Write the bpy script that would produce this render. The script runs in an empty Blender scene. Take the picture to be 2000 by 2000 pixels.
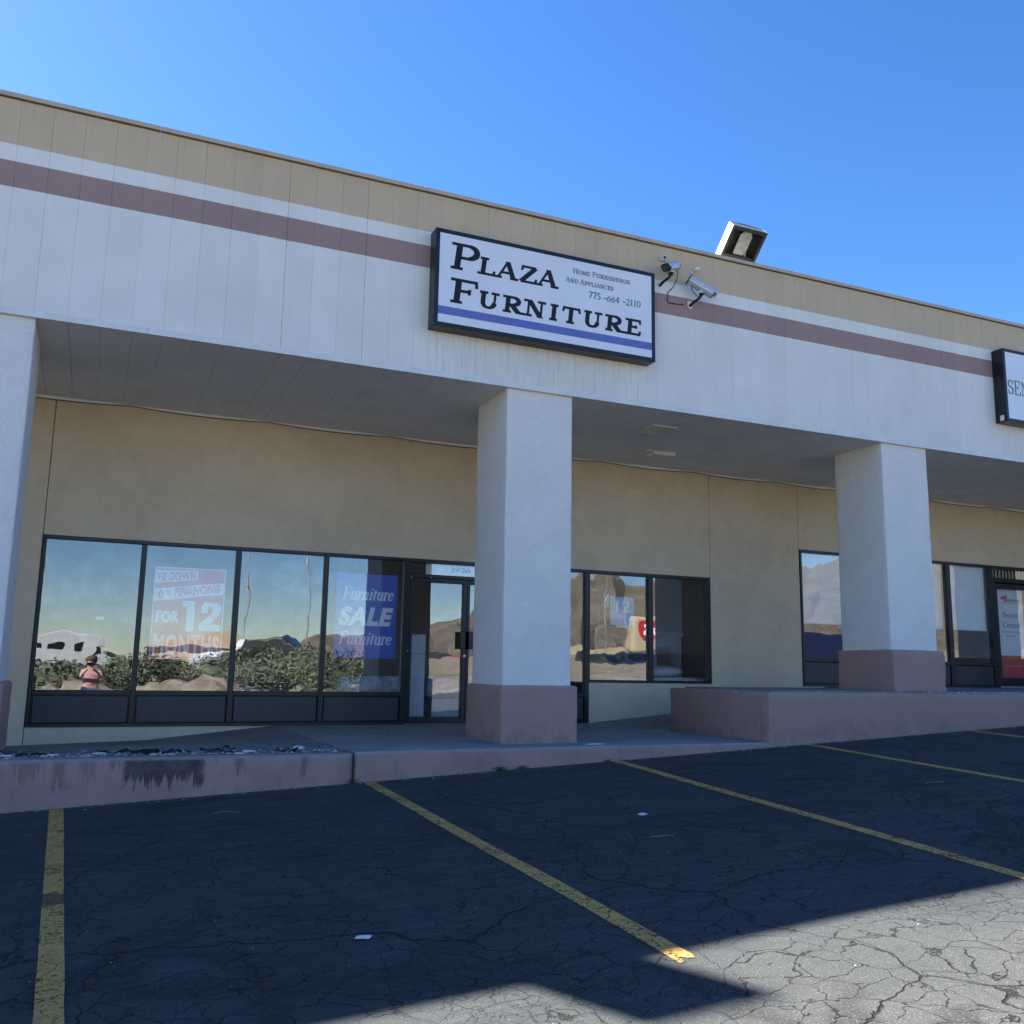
import bpy, bmesh, math, random
from mathutils import Vector, Matrix, noise as mnoise
rnd = random.Random(7)
PI = math.pi
scn = bpy.context.scene
COL = scn.collection

# ------------------------------------------------------------------ camera, world, sun, exposure
F_PX, YAW, PITCH, ROLL = 1840.16, .4135, .1660, .0171
cam_d = bpy.data.cameras.new('camera')
cam = bpy.data.objects.new('camera', cam_d); COL.objects.link(cam); scn.camera = cam
cam_d.sensor_width = 36; cam_d.lens = 36 * F_PX / 2000
cam_d.clip_start = .05; cam_d.clip_end = 6000
f0 = Vector((math.sin(YAW), math.cos(YAW), 0)); r0 = Vector((math.cos(YAW), -math.sin(YAW), 0)); u0 = Vector((0, 0, 1))
fw = f0 * math.cos(PITCH) + u0 * math.sin(PITCH); up = u0 * math.cos(PITCH) - f0 * math.sin(PITCH)
rr = r0 * math.cos(ROLL) + up * math.sin(ROLL); uu = up * math.cos(ROLL) - r0 * math.sin(ROLL)
cam.matrix_world = Matrix(((rr.x, uu.x, -fw.x, 0), (rr.y, uu.y, -fw.y, 0), (rr.z, uu.z, -fw.z, 0), (0, 0, 0, 1)))

SUN_TO = Vector((-.80, .862, 1.0)).normalized()        # towards the sun: behind the building, to the left
SUN_EL = math.asin(SUN_TO.z); SUN_AZ = math.atan2(SUN_TO.x, SUN_TO.y)
world = bpy.data.worlds.new('World'); scn.world = world; world.use_nodes = True
wn = world.node_tree; bgn = wn.nodes['Background']
sky = wn.nodes.new('ShaderNodeTexSky'); sky.sky_type = 'NISHITA'; sky.sun_disc = False
sky.sun_elevation = SUN_EL; sky.sun_rotation = SUN_AZ
sky.altitude = 1300; sky.air_density = 1.0; sky.dust_density = .6; sky.ozone_density = 2.6
hs = wn.nodes.new('ShaderNodeHueSaturation'); hs.inputs['Saturation'].default_value = 1.27; hs.inputs['Hue'].default_value = .5075
wn.links.new(sky.outputs[0], hs.inputs['Color']); wn.links.new(hs.outputs[0], bgn.inputs[0]); bgn.inputs[1].default_value = .056
sd = bpy.data.lights.new('sun', 'SUN'); sd.energy = 5.0; sd.angle = math.radians(.55); sd.color = (1, .95, .87)
sun = bpy.data.objects.new('sun', sd); COL.objects.link(sun)
sun.rotation_euler = SUN_TO.to_track_quat('Z', 'Y').to_euler(); sun.location = (-20, 25, 30)
scn.view_settings.view_transform = 'Standard'; scn.view_settings.look = 'None'
scn.view_settings.exposure = 2.40; scn.view_settings.gamma = 1
scn.view_settings.use_curve_mapping = False

# ------------------------------------------------------------------ node helpers / materials
class NT:
    def __init__(s, name):
        s.m = bpy.data.materials.new(name); s.m.use_nodes = True
        s.t = s.m.node_tree; s.b = s.t.nodes['Principled BSDF']; s.out = s.t.nodes['Material Output']
        g = s.t.nodes.new('ShaderNodeNewGeometry'); s.pos = g.outputs['Position']; s.geo = g
    def n(s, typ, **kw):
        x = s.t.nodes.new('ShaderNode' + typ)
        for k, v in kw.items(): setattr(x, k, v)
        return x
    def l(s, a, b): s.t.links.new(a, b)
    def val(s, sock, v):
        if hasattr(v, 'is_linked') or isinstance(v, bpy.types.NodeSocket): s.l(v, sock)
        else: sock.default_value = v
    def scale(s, v, sc):
        m = s.n('Mapping'); s.l(v, m.inputs[0]); m.inputs['Scale'].default_value = sc; return m.outputs[0]
    def noise(s, v, scale, detail=4, rough=.55, col=False, dist=0):
        x = s.n('TexNoise'); s.l(v, x.inputs['Vector']); x.inputs['Scale'].default_value = scale
        x.inputs['Detail'].default_value = detail; x.inputs['Roughness'].default_value = rough; x.inputs['Distortion'].default_value = dist
        return x.outputs['Color' if col else 'Fac']
    def voro(s, v, scale, feature='F1', out='Distance', rand=1):
        x = s.n('TexVoronoi', feature=feature); s.l(v, x.inputs['Vector']); x.inputs['Scale'].default_value = scale
        x.inputs['Randomness'].default_value = rand
        return x.outputs[out]
    def mr(s, v, a, b, c=0, d=1, smooth=True):
        x = s.n('MapRange'); x.interpolation_type = 'SMOOTHSTEP' if smooth else 'LINEAR'
        s.val(x.inputs[0], v)
        for i, q in zip((1, 2, 3, 4), (a, b, c, d)): s.val(x.inputs[i], q)
        return x.outputs[0]
    def mth(s, op, a, b=0, clamp=False):
        x = s.n('Math', operation=op); x.use_clamp = clamp; s.val(x.inputs[0], a); s.val(x.inputs[1], b); return x.outputs[0]
    def mix(s, f, a, b, mode='MIX'):
        x = s.n('Mix', data_type='RGBA', blend_type=mode); s.val(x.inputs[0], f)
        for i, q in ((6, a), (7, b)):
            if isinstance(q, tuple): q = (*q, 1) if len(q) == 3 else q
            s.val(x.inputs[i], q)
        return x.outputs[2]
    def sep(s, v):
        x = s.n('SeparateXYZ'); s.l(v, x.inputs[0]); return x.outputs
    def addv(s, a, b, k=1.0):
        m = s.n('VectorMath', operation='MULTIPLY_ADD'); s.l(b, m.inputs[0]); m.inputs[1].default_value = (k, k, k); s.l(a, m.inputs[2]); return m.outputs[0]
    def bump(s, h, strength, dist=.01, normal=None):
        x = s.n('Bump'); s.l(h, x.inputs['Height']); x.inputs['Strength'].default_value = strength; x.inputs['Distance'].default_value = dist
        if normal: s.l(normal, x.inputs['Normal'])
        s.l(x.outputs[0], s.b.inputs['Normal']); return x.outputs[0]
    def base(s, c, rough=.8, spec=.3, metal=0):
        if isinstance(c, tuple): s.b.inputs['Base Color'].default_value = (*c, 1)
        else: s.l(c, s.b.inputs['Base Color'])
        s.val(s.b.inputs['Roughness'], rough); s.b.inputs['Specular IOR Level'].default_value = spec
        s.b.inputs['Metallic'].default_value = metal
        return s.m

def simple(name, c, rough=.6, spec=.4, metal=0, var=.12, vscale=6, bump=0, bscale=60, streak=False):
    t = NT(name)
    n1 = t.noise(t.pos if not streak else t.scale(t.pos, (1, 1, .12)), vscale, 5, .6)
    f = t.mr(n1, .3, .7, 1 - var, 1 + var * .5)
    col = t.mix(1.0, c, f, 'MULTIPLY')
    if bump: t.bump(t.noise(t.pos, bscale, 4, .6), bump, .01)
    return t.base(col, rough, spec, metal)

WHITE, TAN, MAUVE = (.765, .74, .68), (.565, .44, .285), (.335, .225, .20)

def mk_fascia():
    t = NT('painted_fascia_board')
    z = t.sep(t.pos)[2]
    wob = t.mth('MULTIPLY', t.mth('SUBTRACT', t.noise(t.pos, .7, 2), .5), .012)
    zz = t.mth('ADD', z, wob)
    def step(h): return t.mr(zz, h - .002, h + .002, smooth=False)
    c = t.mix(step(4.6508), WHITE, MAUVE); c = t.mix(step(4.9251), c, WHITE); c = t.mix(step(5.1023), c, TAN)
    # fine vertical weather streaks and drips below the sign
    st = t.noise(t.scale(t.pos, (1, 1, .05)), 22, 4, .6)
    big = t.noise(t.scale(t.pos, (1, 1, .3)), .9, 3, .5)
    sx, sy, sz = t.sep(t.pos)
    s1 = t.mth('MULTIPLY', t.mr(sx, 3.1, 3.4), t.mr(sx, 6.5, 6.1)); s2 = t.mr(sx, 12.4, 12.8)
    under = t.mth('MULTIPLY', t.mth('MAXIMUM', s1, s2), t.mr(sz, 4.0, 3.9))
    amt = t.mth('ADD', t.mth('MULTIPLY', t.mr(big, .45, .7), .10), t.mth('MULTIPLY', under, .26))
    amt = t.mth('MULTIPLY', t.mr(st, .48, .68), amt)
    c = t.mix(amt, c, (.34, .29, .21))
    # dirt down from the coping
    top = t.mth('MULTIPLY', t.mr(sz, 5.25, 5.6), t.mr(st, .5, .75)); c = t.mix(t.mth('MULTIPLY', top, .25), c, (.2, .17, .13))
    # small rust and scuff spots
    v = t.voro(t.pos, 1.3); v2 = t.mth('MULTIPLY', t.mr(v, .02, .008), .8); c = t.mix(v2, c, (.12, .09, .07))
    r = t.n('ObjectInfo').outputs['Random']
    c = t.mix(1, c, t.mr(r, 0, 1, .965, 1.02, False), 'MULTIPLY')
    c = t.mix(1, c, t.mr(t.noise(t.pos, 1.7, 4), .3, .7, .95, 1.03), 'MULTIPLY')
    t.bump(t.noise(t.scale(t.pos, (1, 1, .25)), 55, 4, .6), .12, .006)
    return t.base(c, .62, .35)

def stucco(name, c, dark, bump=.5, mott=.35, bs=38, grimz=None):
    t = NT(name)
    a = t.noise(t.pos, 1.1, 6, .62, dist=.6); b = t.noise(t.addv(t.pos, t.noise(t.pos, 2, 2, col=True), .4), 6, 6, .7)
    f = t.mth('ADD', t.mth('MULTIPLY', t.mr(a, .36, .66), .6), t.mth('MULTIPLY', t.mr(b, .35, .7), .4))
    col = t.mix(t.mth('MULTIPLY', f, mott), c, dark)
    sp = t.mr(t.voro(t.pos, 2.3), .022, .01); col = t.mix(t.mth('MULTIPLY', sp, .7), col, tuple(x * .4 for x in dark))
    if grimz is not None:
        z = t.sep(t.pos)[2]
        g = t.mth('MULTIPLY', t.mr(z, grimz + .5, grimz), t.mr(t.noise(t.pos, 5, 5, .7), .4, .65))
        col = t.mix(t.mth('MULTIPLY', g, .35), col, (.10, .09, .08))
    h = t.mth('ADD', t.noise(t.pos, bs, 5, .6), t.mth('MULTIPLY', t.noise(t.pos, bs * .22, 4, .6), 1.6))
    g_ = t.noise(t.pos, bs * 1.5, 3, .7); col = t.mix(1, col, t.mr(g_, .3, .7, .94, 1.04), 'MULTIPLY')
    t.bump(h, bump, .012)
    return t.base(col, .88, .2)

def mk_asphalt():
    t = NT('cracked_asphalt')
    P = t.pos; sx, sy, sz = t.sep(P)
    flat = t.scale(P, (1, 1, 0))
    w1 = t.addv(flat, t.noise(flat, 1.3, 3, col=True), .55); w2 = t.addv(w1, t.noise(flat, 11, 4, .65, col=True), .085)
    d1 = t.voro(w2, 5.0, 'DISTANCE_TO_EDGE'); d2 = t.voro(t.addv(w2, t.noise(flat, .35, 2, col=True), 2.2), .42, 'DISTANCE_TO_EDGE')
    region = t.noise(flat, .32, 3)
    near = t.mr(t.mth('ADD', sy, t.mth('MULTIPLY', t.mth('SUBTRACT', region, .5), 9)), 8.4, 6.0)
    cw = t.mr(t.noise(flat, 3.1, 3, .6), .35, .7, .009, .030)
    c1 = t.mth('MULTIPLY', t.mr(d1, cw, t.mth('MULTIPLY', cw, .35)), near)
    c2 = t.mth('MULTIPLY', t.mr(d2, .0050, .0012), t.mr(t.noise(flat, .9, 3), .36, .5))
    d3 = t.voro(t.addv(w2, t.noise(flat, 6, 3, col=True), .12), 9.5, 'DISTANCE_TO_EDGE')
    c3 = t.mth('MULTIPLY', t.mth('MULTIPLY', t.mr(d3, .022, .008), t.mr(t.noise(flat, .8, 3), .50, .58)), near)
    crack = t.mth('MAXIMUM', t.mth('MAXIMUM', c1, c2), t.mth('MULTIPLY', c3, .7))
    seal = t.mth('MULTIPLY', t.mr(t.voro(t.addv(w1, t.noise(flat, 2.5, 3, col=True), .8), .55, 'DISTANCE_TO_EDGE'), .075, .010), t.mr(region, .42, .56))
    a = t.noise(flat, 150, 3, .7); b = t.noise(flat, 1.4, 5, .65); stretch = t.noise(t.scale(P, (.5, 3, 0)), 3, 5, .65)
    col = t.mix(t.mr(b, .3, .7), (.037, .044, .048), (.054, .062, .066))
    # sunlight put into the colour: paler asphalt beyond the building's shadow
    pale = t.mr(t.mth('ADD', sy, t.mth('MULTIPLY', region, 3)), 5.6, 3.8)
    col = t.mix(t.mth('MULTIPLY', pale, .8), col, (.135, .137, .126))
    col = t.mix(t.mth('MULTIPLY', t.mr(stretch, .48, .70), .6), col, (.095, .098, .098))
    col = t.mix(t.mth('MULTIPLY', t.mr(b, .55, .75), .4), col, (.028, .028, .030))
    col = t.mix(t.mth('MULTIPLY', seal, .68), col, (.017, .017, .019))
    col = t.mix(t.mr(a, .36, .64, .0, .8), col, (.03, .03, .03)); 
    st = t.mr(t.voro(flat, 95), .34, .20); rndc = t.voro(flat, 95, out='Color')
    spk = t.mth('MULTIPLY', t.mth('MULTIPLY', st, t.mr(t.sep(rndc)[0], .50, .58)), t.mr(pale, 0, 1, .22, .6, False)); col = t.mix(t.mth('MULTIPLY', spk, .85), col, (.36, .36, .33))
    st2 = t.mr(t.voro(flat, 30), .10, .05); r2 = t.sep(t.voro(flat, 24, out='Color'))[1]
    spk2 = t.mth('MULTIPLY', st2, t.mr(r2, .9, .93)); col = t.mix(spk2, col, (.38, .37, .34))
    # oil and grit stains
    oil = t.mr(t.noise(flat, .75, 4, .6, dist=1.0), .60, .70); col = t.mix(t.mth('MULTIPLY', oil, .45), col, (.020, .020, .021))
    edge = t.mth('MULTIPLY', t.mr(sy, 8.3, 9.4), t.mr(t.noise(t.scale(P, (.6, 2, 0)), 4, 5, .7), .4, .7)); col = t.mix(t.mth('MULTIPLY', edge, .4), col, (.10, .09, .08))
    col = t.mix(t.mth('MULTIPLY', crack, .92), col, (.012, .012, .012))
    h = t.mth('ADD', t.mth('MULTIPLY', a, .35), t.mth('MULTIPLY', t.noise(flat, 420, 2), .3)); h = t.mth('SUBTRACT', h, t.mth('MULTIPLY', crack, 2.2)); h = t.mth('ADD', h, t.mth('MULTIPLY', spk, .3))
    t.bump(h, .85, .006)
    return t.base(col, .88, .25)

GAP0, GAP1 = 6.20, 6.46
def mk_line():
    t = NT('worn_yellow_road_paint')
    P = t.pos; flat = t.scale(P, (1, 1, 0))
    w1 = t.addv(flat, t.noise(flat, 1.3, 3, col=True), .55); w2 = t.addv(w1, t.noise(flat, 11, 4, .65, col=True), .085)
    d1 = t.voro(w2, 5.0, 'DISTANCE_TO_EDGE'); ck = t.mr(d1, .016, .004)
    w = t.noise(flat, 34, 6, .75); w3 = t.noise(flat, 2.2, 4, .6)
    worn = t.mth('ADD', t.mr(t.mth('ADD', w, t.mth('MULTIPLY', w3, .45)), .74, .88, 0, .85), t.mth('MULTIPLY', t.mr(t.noise(t.scale(flat, (1, 5, 1)), 12, 5, .7), .55, .68), .55))
    lx, ly, lz = t.sep(P)
    gap = t.mth('MULTIPLY', t.mth('MULTIPLY', t.mr(t.mth('ADD', ly, t.mth('MULTIPLY', t.mth('SUBTRACT', t.noise(flat, 14, 4), .5), .22)), GAP0 - .05, GAP0 + .03), t.mr(t.mth('ADD', ly, t.mth('MULTIPLY', t.mth('SUBTRACT', t.noise(flat, 14, 4), .5), .22)), GAP1 + .05, GAP1 - .03)), t.mr(lx, 1, .9)); worn = t.mth('MAXIMUM', worn, t.mth('MULTIPLY', gap, t.mr(w, .30, .6, .35, .95)))
    endw = t.mth('MULTIPLY', t.mr(t.mth('ADD', ly, t.mth('MULTIPLY', t.mth('SUBTRACT', t.noise(flat, 18, 3), .5), .25)), 3.93, 3.90), 1.0); worn = t.mth('MAXIMUM', worn, t.mth('MULTIPLY', endw, t.mr(lx, .9, 1)))
    worn = t.mth('MAXIMUM', worn, ck, clamp=True)
    col = t.mix(t.mr(t.noise(flat, 9, 5, .7), .3, .75), (.62, .335, .085), (.40, .235, .085))
    t.base(col, .75, .3); t.bump(w, .5, .004)
    tr = t.n('BsdfTransparent'); mx = t.n('MixShader'); t.l(worn, mx.inputs[0]); t.l(t.b.outputs[0], mx.inputs[1]); t.l(tr.outputs[0], mx.inputs[2]); t.l(mx.outputs[0], t.out.inputs[0])
    return t.m

def mk_glass(name='storefront_glass', wav=1.0, tint=(.985, .99, .99)):
    t = NT(name)
    dt = t.n('VectorMath', operation='DOT_PRODUCT'); t.l(t.geo.outputs['Incoming'], dt.inputs[0]); t.l(t.geo.outputs['Normal'], dt.inputs[1])
    cosi = t.mth('ABSOLUTE', dt.outputs['Value']); sch = t.mth('ADD', t.mth('MULTIPLY', t.mth('POWER', t.mth('SUBTRACT', 1.0, cosi, clamp=True), 5.0), .95), .045)
    gl = t.n('BsdfGlossy'); gl.inputs['Roughness'].default_value = .0; gl.inputs['Color'].default_value = (.95, .97, 1, 1)
    tr = t.n('BsdfTransparent'); tr.inputs['Color'].default_value = (*tint, 1)
    h = t.mth('ADD', t.noise(t.scale(t.pos, (1, 1, .7)), 1.5, 2, .4), t.mth('MULTIPLY', t.noise(t.pos, 4.2, 1, .4), .22))
    bp = t.n('Bump'); t.l(h, bp.inputs['Height']); bp.inputs['Strength'].default_value = 1; bp.inputs['Distance'].default_value = .0018 * wav
    t.l(bp.outputs[0], gl.inputs['Normal'])
    smudge = t.mr(t.noise(t.pos, 5, 5, .7), .4, .8, 0, .03)
    fac = t.mth('ADD', t.mth('MULTIPLY', sch, 1.75), t.mth('ADD', smudge, .02), clamp=True)
    mx = t.n('MixShader'); t.l(fac, mx.inputs[0]); t.l(tr.outputs[0], mx.inputs[1]); t.l(gl.outputs[0], mx.inputs[2]); t.l(mx.outputs[0], t.out.inputs[0])
    t.t.nodes.remove(t.b)
    return t.m

def mk_kerb():
    t = NT('stained_mauve_kerb_paint')
    P = t.pos; x, y, z = t.sep(P)
    a = t.noise(P, 1.5, 6, .6); col = t.mix(t.mr(a, .3, .7), (.42, .27, .235), (.33, .22, .195))
    col = t.mix(t.mr(z, -.90, -.855, 0, .45), col, (.36, .27, .25))
    def blob(x0, x1, zb, k=1.0, s=14.0):
        wx = t.mth('ADD', x, t.mth('MULTIPLY', t.mth('SUBTRACT', t.noise(P, 9, 3), .5), .10))
        m = t.mth('MULTIPLY', t.mr(wx, x0 - .03, x0 + .03), t.mr(wx, x1 + .03, x1 - .03))
        drip = t.noise(t.scale(P, (1, 0, .10)), s * .85, 6, .72, dist=.3)
        zt = t.mr(drip, .40, .60, zb + .17, zb, False)
        mz = t.mr(t.mth('SUBTRACT', z, zt), -.01, .06)
        return t.mth('MULTIPLY', t.mth('MULTIPLY', m, mz), k * .9)
    msk = blob(.36, 1.05, -1.17)
    for q in ((-.55, -.30, -1.08, .45, 30), (-.22, -.12, -1.2, .5, 30), (-.02, .12, -1.12, .4, 34), (.2, .34, -1.0, .5, 30), (1.32, 1.42, -1.1, .65, 40), (1.95, 2.02, -1.12, .6, 40), (1.14, 1.26, -.98, .35, 40)):
        msk = t.mth('MAXIMUM', msk, blob(*q))
    msk = t.mth('MULTIPLY', msk, t.mr(z, -.853, -.885))
    col = t.mix(msk, col, t.mix(t.mr(t.noise(P, 12, 4), .35, .65), (.04, .036, .04), (.10, .08, .08)))
    g = t.mth('MULTIPLY', t.mr(t.noise(P, 7, 6, .7), .52, .7), .3); col = t.mix(g, col, (.13, .10, .10))
    chip = t.mr(t.noise(P, 26, 5, .7), .66, .70); col = t.mix(t.mth('MULTIPLY', chip, .6), col, (.34, .33, .31))
    t.bump(t.mth('ADD', t.noise(P, 30, 5, .65), t.noise(P, 120, 3)), .45, .01)
    return t.base(col, .8, .3)

def concrete(name, c1=(.33, .325, .31), c2=(.24, .24, .235), edge=False):
    t = NT(name); P = t.pos
    a = t.noise(P, 1.2, 6, .65, dist=.4); col = t.mix(t.mr(a, .3, .7), c1, c2)
    b = t.noise(t.scale(P, (.4, 1.4, 1)), 2.5, 5, .65); col = t.mix(t.mth('MULTIPLY', t.mr(b, .5, .75), .45), col, (.13, .13, .135))
    col = t.mix(t.mr(t.noise(P, 160, 3), .3, .7, 0, .3), col, (.16, .16, .155))
    if edge:
        y = t.sep(P)[1]; e = t.mr(t.mth('ADD', y, t.mth('MULTIPLY', t.noise(P, 14, 4), .1)), 9.60, 9.49); col = t.mix(t.mth('MULTIPLY', e, .8), col, (.52, .50, .48))
    cr = t.mr(t.voro(t.addv(P, t.noise(P, 3, 4, col=True), .6), .45, 'DISTANCE_TO_EDGE'), .005, .001); col = t.mix(t.mth('MULTIPLY', cr, .7), col, (.04, .04, .04))
    t.bump(t.mth('SUBTRACT', t.noise(P, 90, 4, .65), cr), .35, .006)
    return t.base(col, .85, .25)

M = {}
M['fascia'] = mk_fascia()
M['coping'] = simple('tan_metal_coping', (.50, .41, .29), .45, .45, 0, .1, 3, streak=True)
M['trim'] = simple('white_fascia_trim', (.72, .715, .70), .5, .4, 0, .08, 3, .08, 40)
M['back'] = simple('black_backing', (.012, .012, .012), .9, .1)
M['soffit'] = simple('soffit_paint', (.78, .77, .74), .7, .3, 0, .08, 1.2, .08, 50)
M['wall'] = stucco('tan_wall_stucco', (.70, .57, .405), (.55, .445, .32), .55, .75, 34)
M['colw'] = stucco('white_column_stucco', (.81, .785, .735), (.69, .665, .62), .9, .55, 44)
M['colb'] = stucco('mauve_base_stucco', (.42, .27, .235), (.33, .22, .195), .4, .6, 30, grimz=-.85)
M['plant'] = stucco('mauve_planter_stucco', (.40, .26, .225), (.32, .215, .19), .4, .6, 26, grimz=-.9)
M['frame'] = simple('dark_bronze_frame', (.022, .023, .026), .38, .5, .3, .15, 4)
M['kick'] = simple('dark_kick_panel', (.030, .034, .042), .42, .5, .0, .25, 2, .03, 30, streak=True)
M['glass'] = mk_glass()
M['glass2'] = mk_glass('wavy_storefront_glass', 1.5)
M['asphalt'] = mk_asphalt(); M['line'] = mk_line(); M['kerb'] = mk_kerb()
M['conc'] = concrete('sidewalk_concrete', edge=True); M['conc2'] = concrete('dirty_sidewalk_concrete', (.27, .255, .235), (.19, .18, .17))
M['signblk'] = simple('black_sign_cabinet', (.012, .013, .016), .35, .5, .2, .3, 3, streak=True)
M['signface'] = simple('white_sign_acrylic', (.76, .78, .82), .22, .5, 0, .03, 2)
M['ink'] = simple('black_vinyl', (.010, .011, .014), .5, .3)
M['grey_ink'] = simple('grey_vinyl', (.11, .13, .17), .5, .3)
M['bluestripe'] = simple('blue_vinyl_stripe', (.13, .16, .46), .4, .4, var=.05)
M['steel'] = simple('brushed_camera_housing', (.62, .64, .66), .35, .5, .45, .1, 10)
M['wplastic'] = simple('white_plastic', (.72, .72, .70), .4, .4, var=.06)
M['dplastic'] = simple('black_rubber', (.012, .012, .012), .5, .4)
M['lens'] = simple('dark_lens_glass', (.006, .007, .009), .05, .8)
M['lampw'] = simple('white_lamp_housing', (.80, .79, .75), .5, .4, var=.08, streak=True)
M['lampd'] = simple('dark_lamp_inside', (.02, .022, .022), .5, .4, var=.3)
M['reflector'] = simple('dull_lamp_reflector', (.30, .33, .31), .45, .4, .2, .2, 20)
M['diff'] = simple('cream_diffuser', (.80, .76, .64), .4, .4, var=.15)
M['poster_red'] = simple('printed_red', (.72, .10, .12), .45, .4, var=.04)
M['poster_white'] = simple('printed_white', (.86, .87, .90), .45, .4, var=.04)
M['poster_blue'] = simple('printed_blue', (.05, .12, .55), .45, .4, var=.08)
M['poster_lblue'] = simple('printed_light_blue', (.24, .56, .82), .45, .4, var=.05)
M['poster_pale'] = simple('printed_pale_blue', (.88, .92, .95), .45, .4, var=.05)
M['shade'] = simple('grey_roller_fabric', (.82, .86, .87), .8, .1, var=.05)
M['cream'] = simple('cream_vinyl', (.60, .57, .47), .6, .3, var=.1)
M['room'] = simple('shop_interior_paint', (.36, .37, .38), .8, .2, var=.1)
M['roomfloor'] = simple('shop_carpet', (.10, .10, .105), .95, .1, var=.3, vscale=30)
M['plasticwrap'] = simple('plastic_wrapped_mattress', (.42, .45, .48), .22, .6, var=.4, vscale=9, bump=.9, bscale=14)
M['linen'] = simple('white_linen', (.62, .64, .68), .8, .2, var=.1, vscale=9, bump=.5, bscale=12)
M['wood'] = simple('white_painted_wood', (.50, .52, .54), .5, .3, var=.08)
M['roof'] = simple('gravel_roof', (.22, .21, .20), .95, .1, var=.3, vscale=20)
M['paper'] = simple('white_paper', (.72, .71, .68), .7, .2, var=.12, vscale=30)
M['felt'] = simple('torn_black_felt', (.022, .021, .021), .85, .2, var=.4, vscale=20, bump=.8, bscale=40)
M['rubble'] = simple('pale_rubble', (.46, .44, .42), .9, .2, var=.5, vscale=22, bump=.6, bscale=60)
M['grit'] = simple('grey_grit', (.17, .16, .155), .9, .2, var=.5, vscale=30)
M['twig'] = simple('dry_straw', (.50, .42, .28), .8, .2, var=.3, vscale=20)
M['weed'] = simple('dry_weed_green', (.09, .11, .045), .8, .2, var=.4, vscale=40)
M['metalroof'] = simple('galvanised_steel', (.35, .36, .37), .45, .5, .6, .15, 8)
M['pale_lens'] = simple('car_lamp_lens', (.7, .7, .68), .12, .7)
M['tyre'] = simple('tyre_rubber', (.02, .02, .02), .8, .2)
M['sand'] = simple('desert_sand', (.25, .215, .17), .95, .1, var=.35, vscale=.5, bump=.5, bscale=3)
M['rock'] = simple('desert_boulder', (.24, .205, .17), .95, .1, var=.4, vscale=2, bump=.8, bscale=6)
M['leaf'] = simple('sage_leaf', (.125, .145, .085), .8, .2, var=.5, vscale=3)
M['bark'] = simple('brown_bark', (.10, .075, .055), .9, .1, var=.4, vscale=20)
M['skin'] = simple('skin', (.50, .30, .22), .5, .4, var=.06)
M['pink'] = simple('pink_shirt_cloth', (.55, .30, .30), .85, .2, var=.1)
M['jean'] = simple('blue_denim', (.05, .07, .13), .85, .2, var=.2)
M['tanb'] = simple('tan_far_stucco', (.42, .35, .24), .85, .2, var=.08)
M['redsign'] = simple('red_sign_face', (.42, .02, .03), .4, .4, var=.04)

def mk_hill():
    t = NT('desert_mountain_rock'); P = t.pos
    a = t.noise(t.scale(P, (1, 1, 2.2)), .012, 8, .68, dist=.8); b = t.noise(P, .09, 6, .7)
    col = t.mix(t.mr(a, .35, .65), (.215, .185, .15), (.125, .11, .09)); col = t.mix(t.mr(b, .4, .7, 0, .5), col, (.12, .105, .08))
    t.bump(t.mth('ADD', a, t.mth('MULTIPLY', b, .4)), 1.0, 10); return t.base(col, .95, .1)
M['hill'] = mk_hill()

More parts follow.
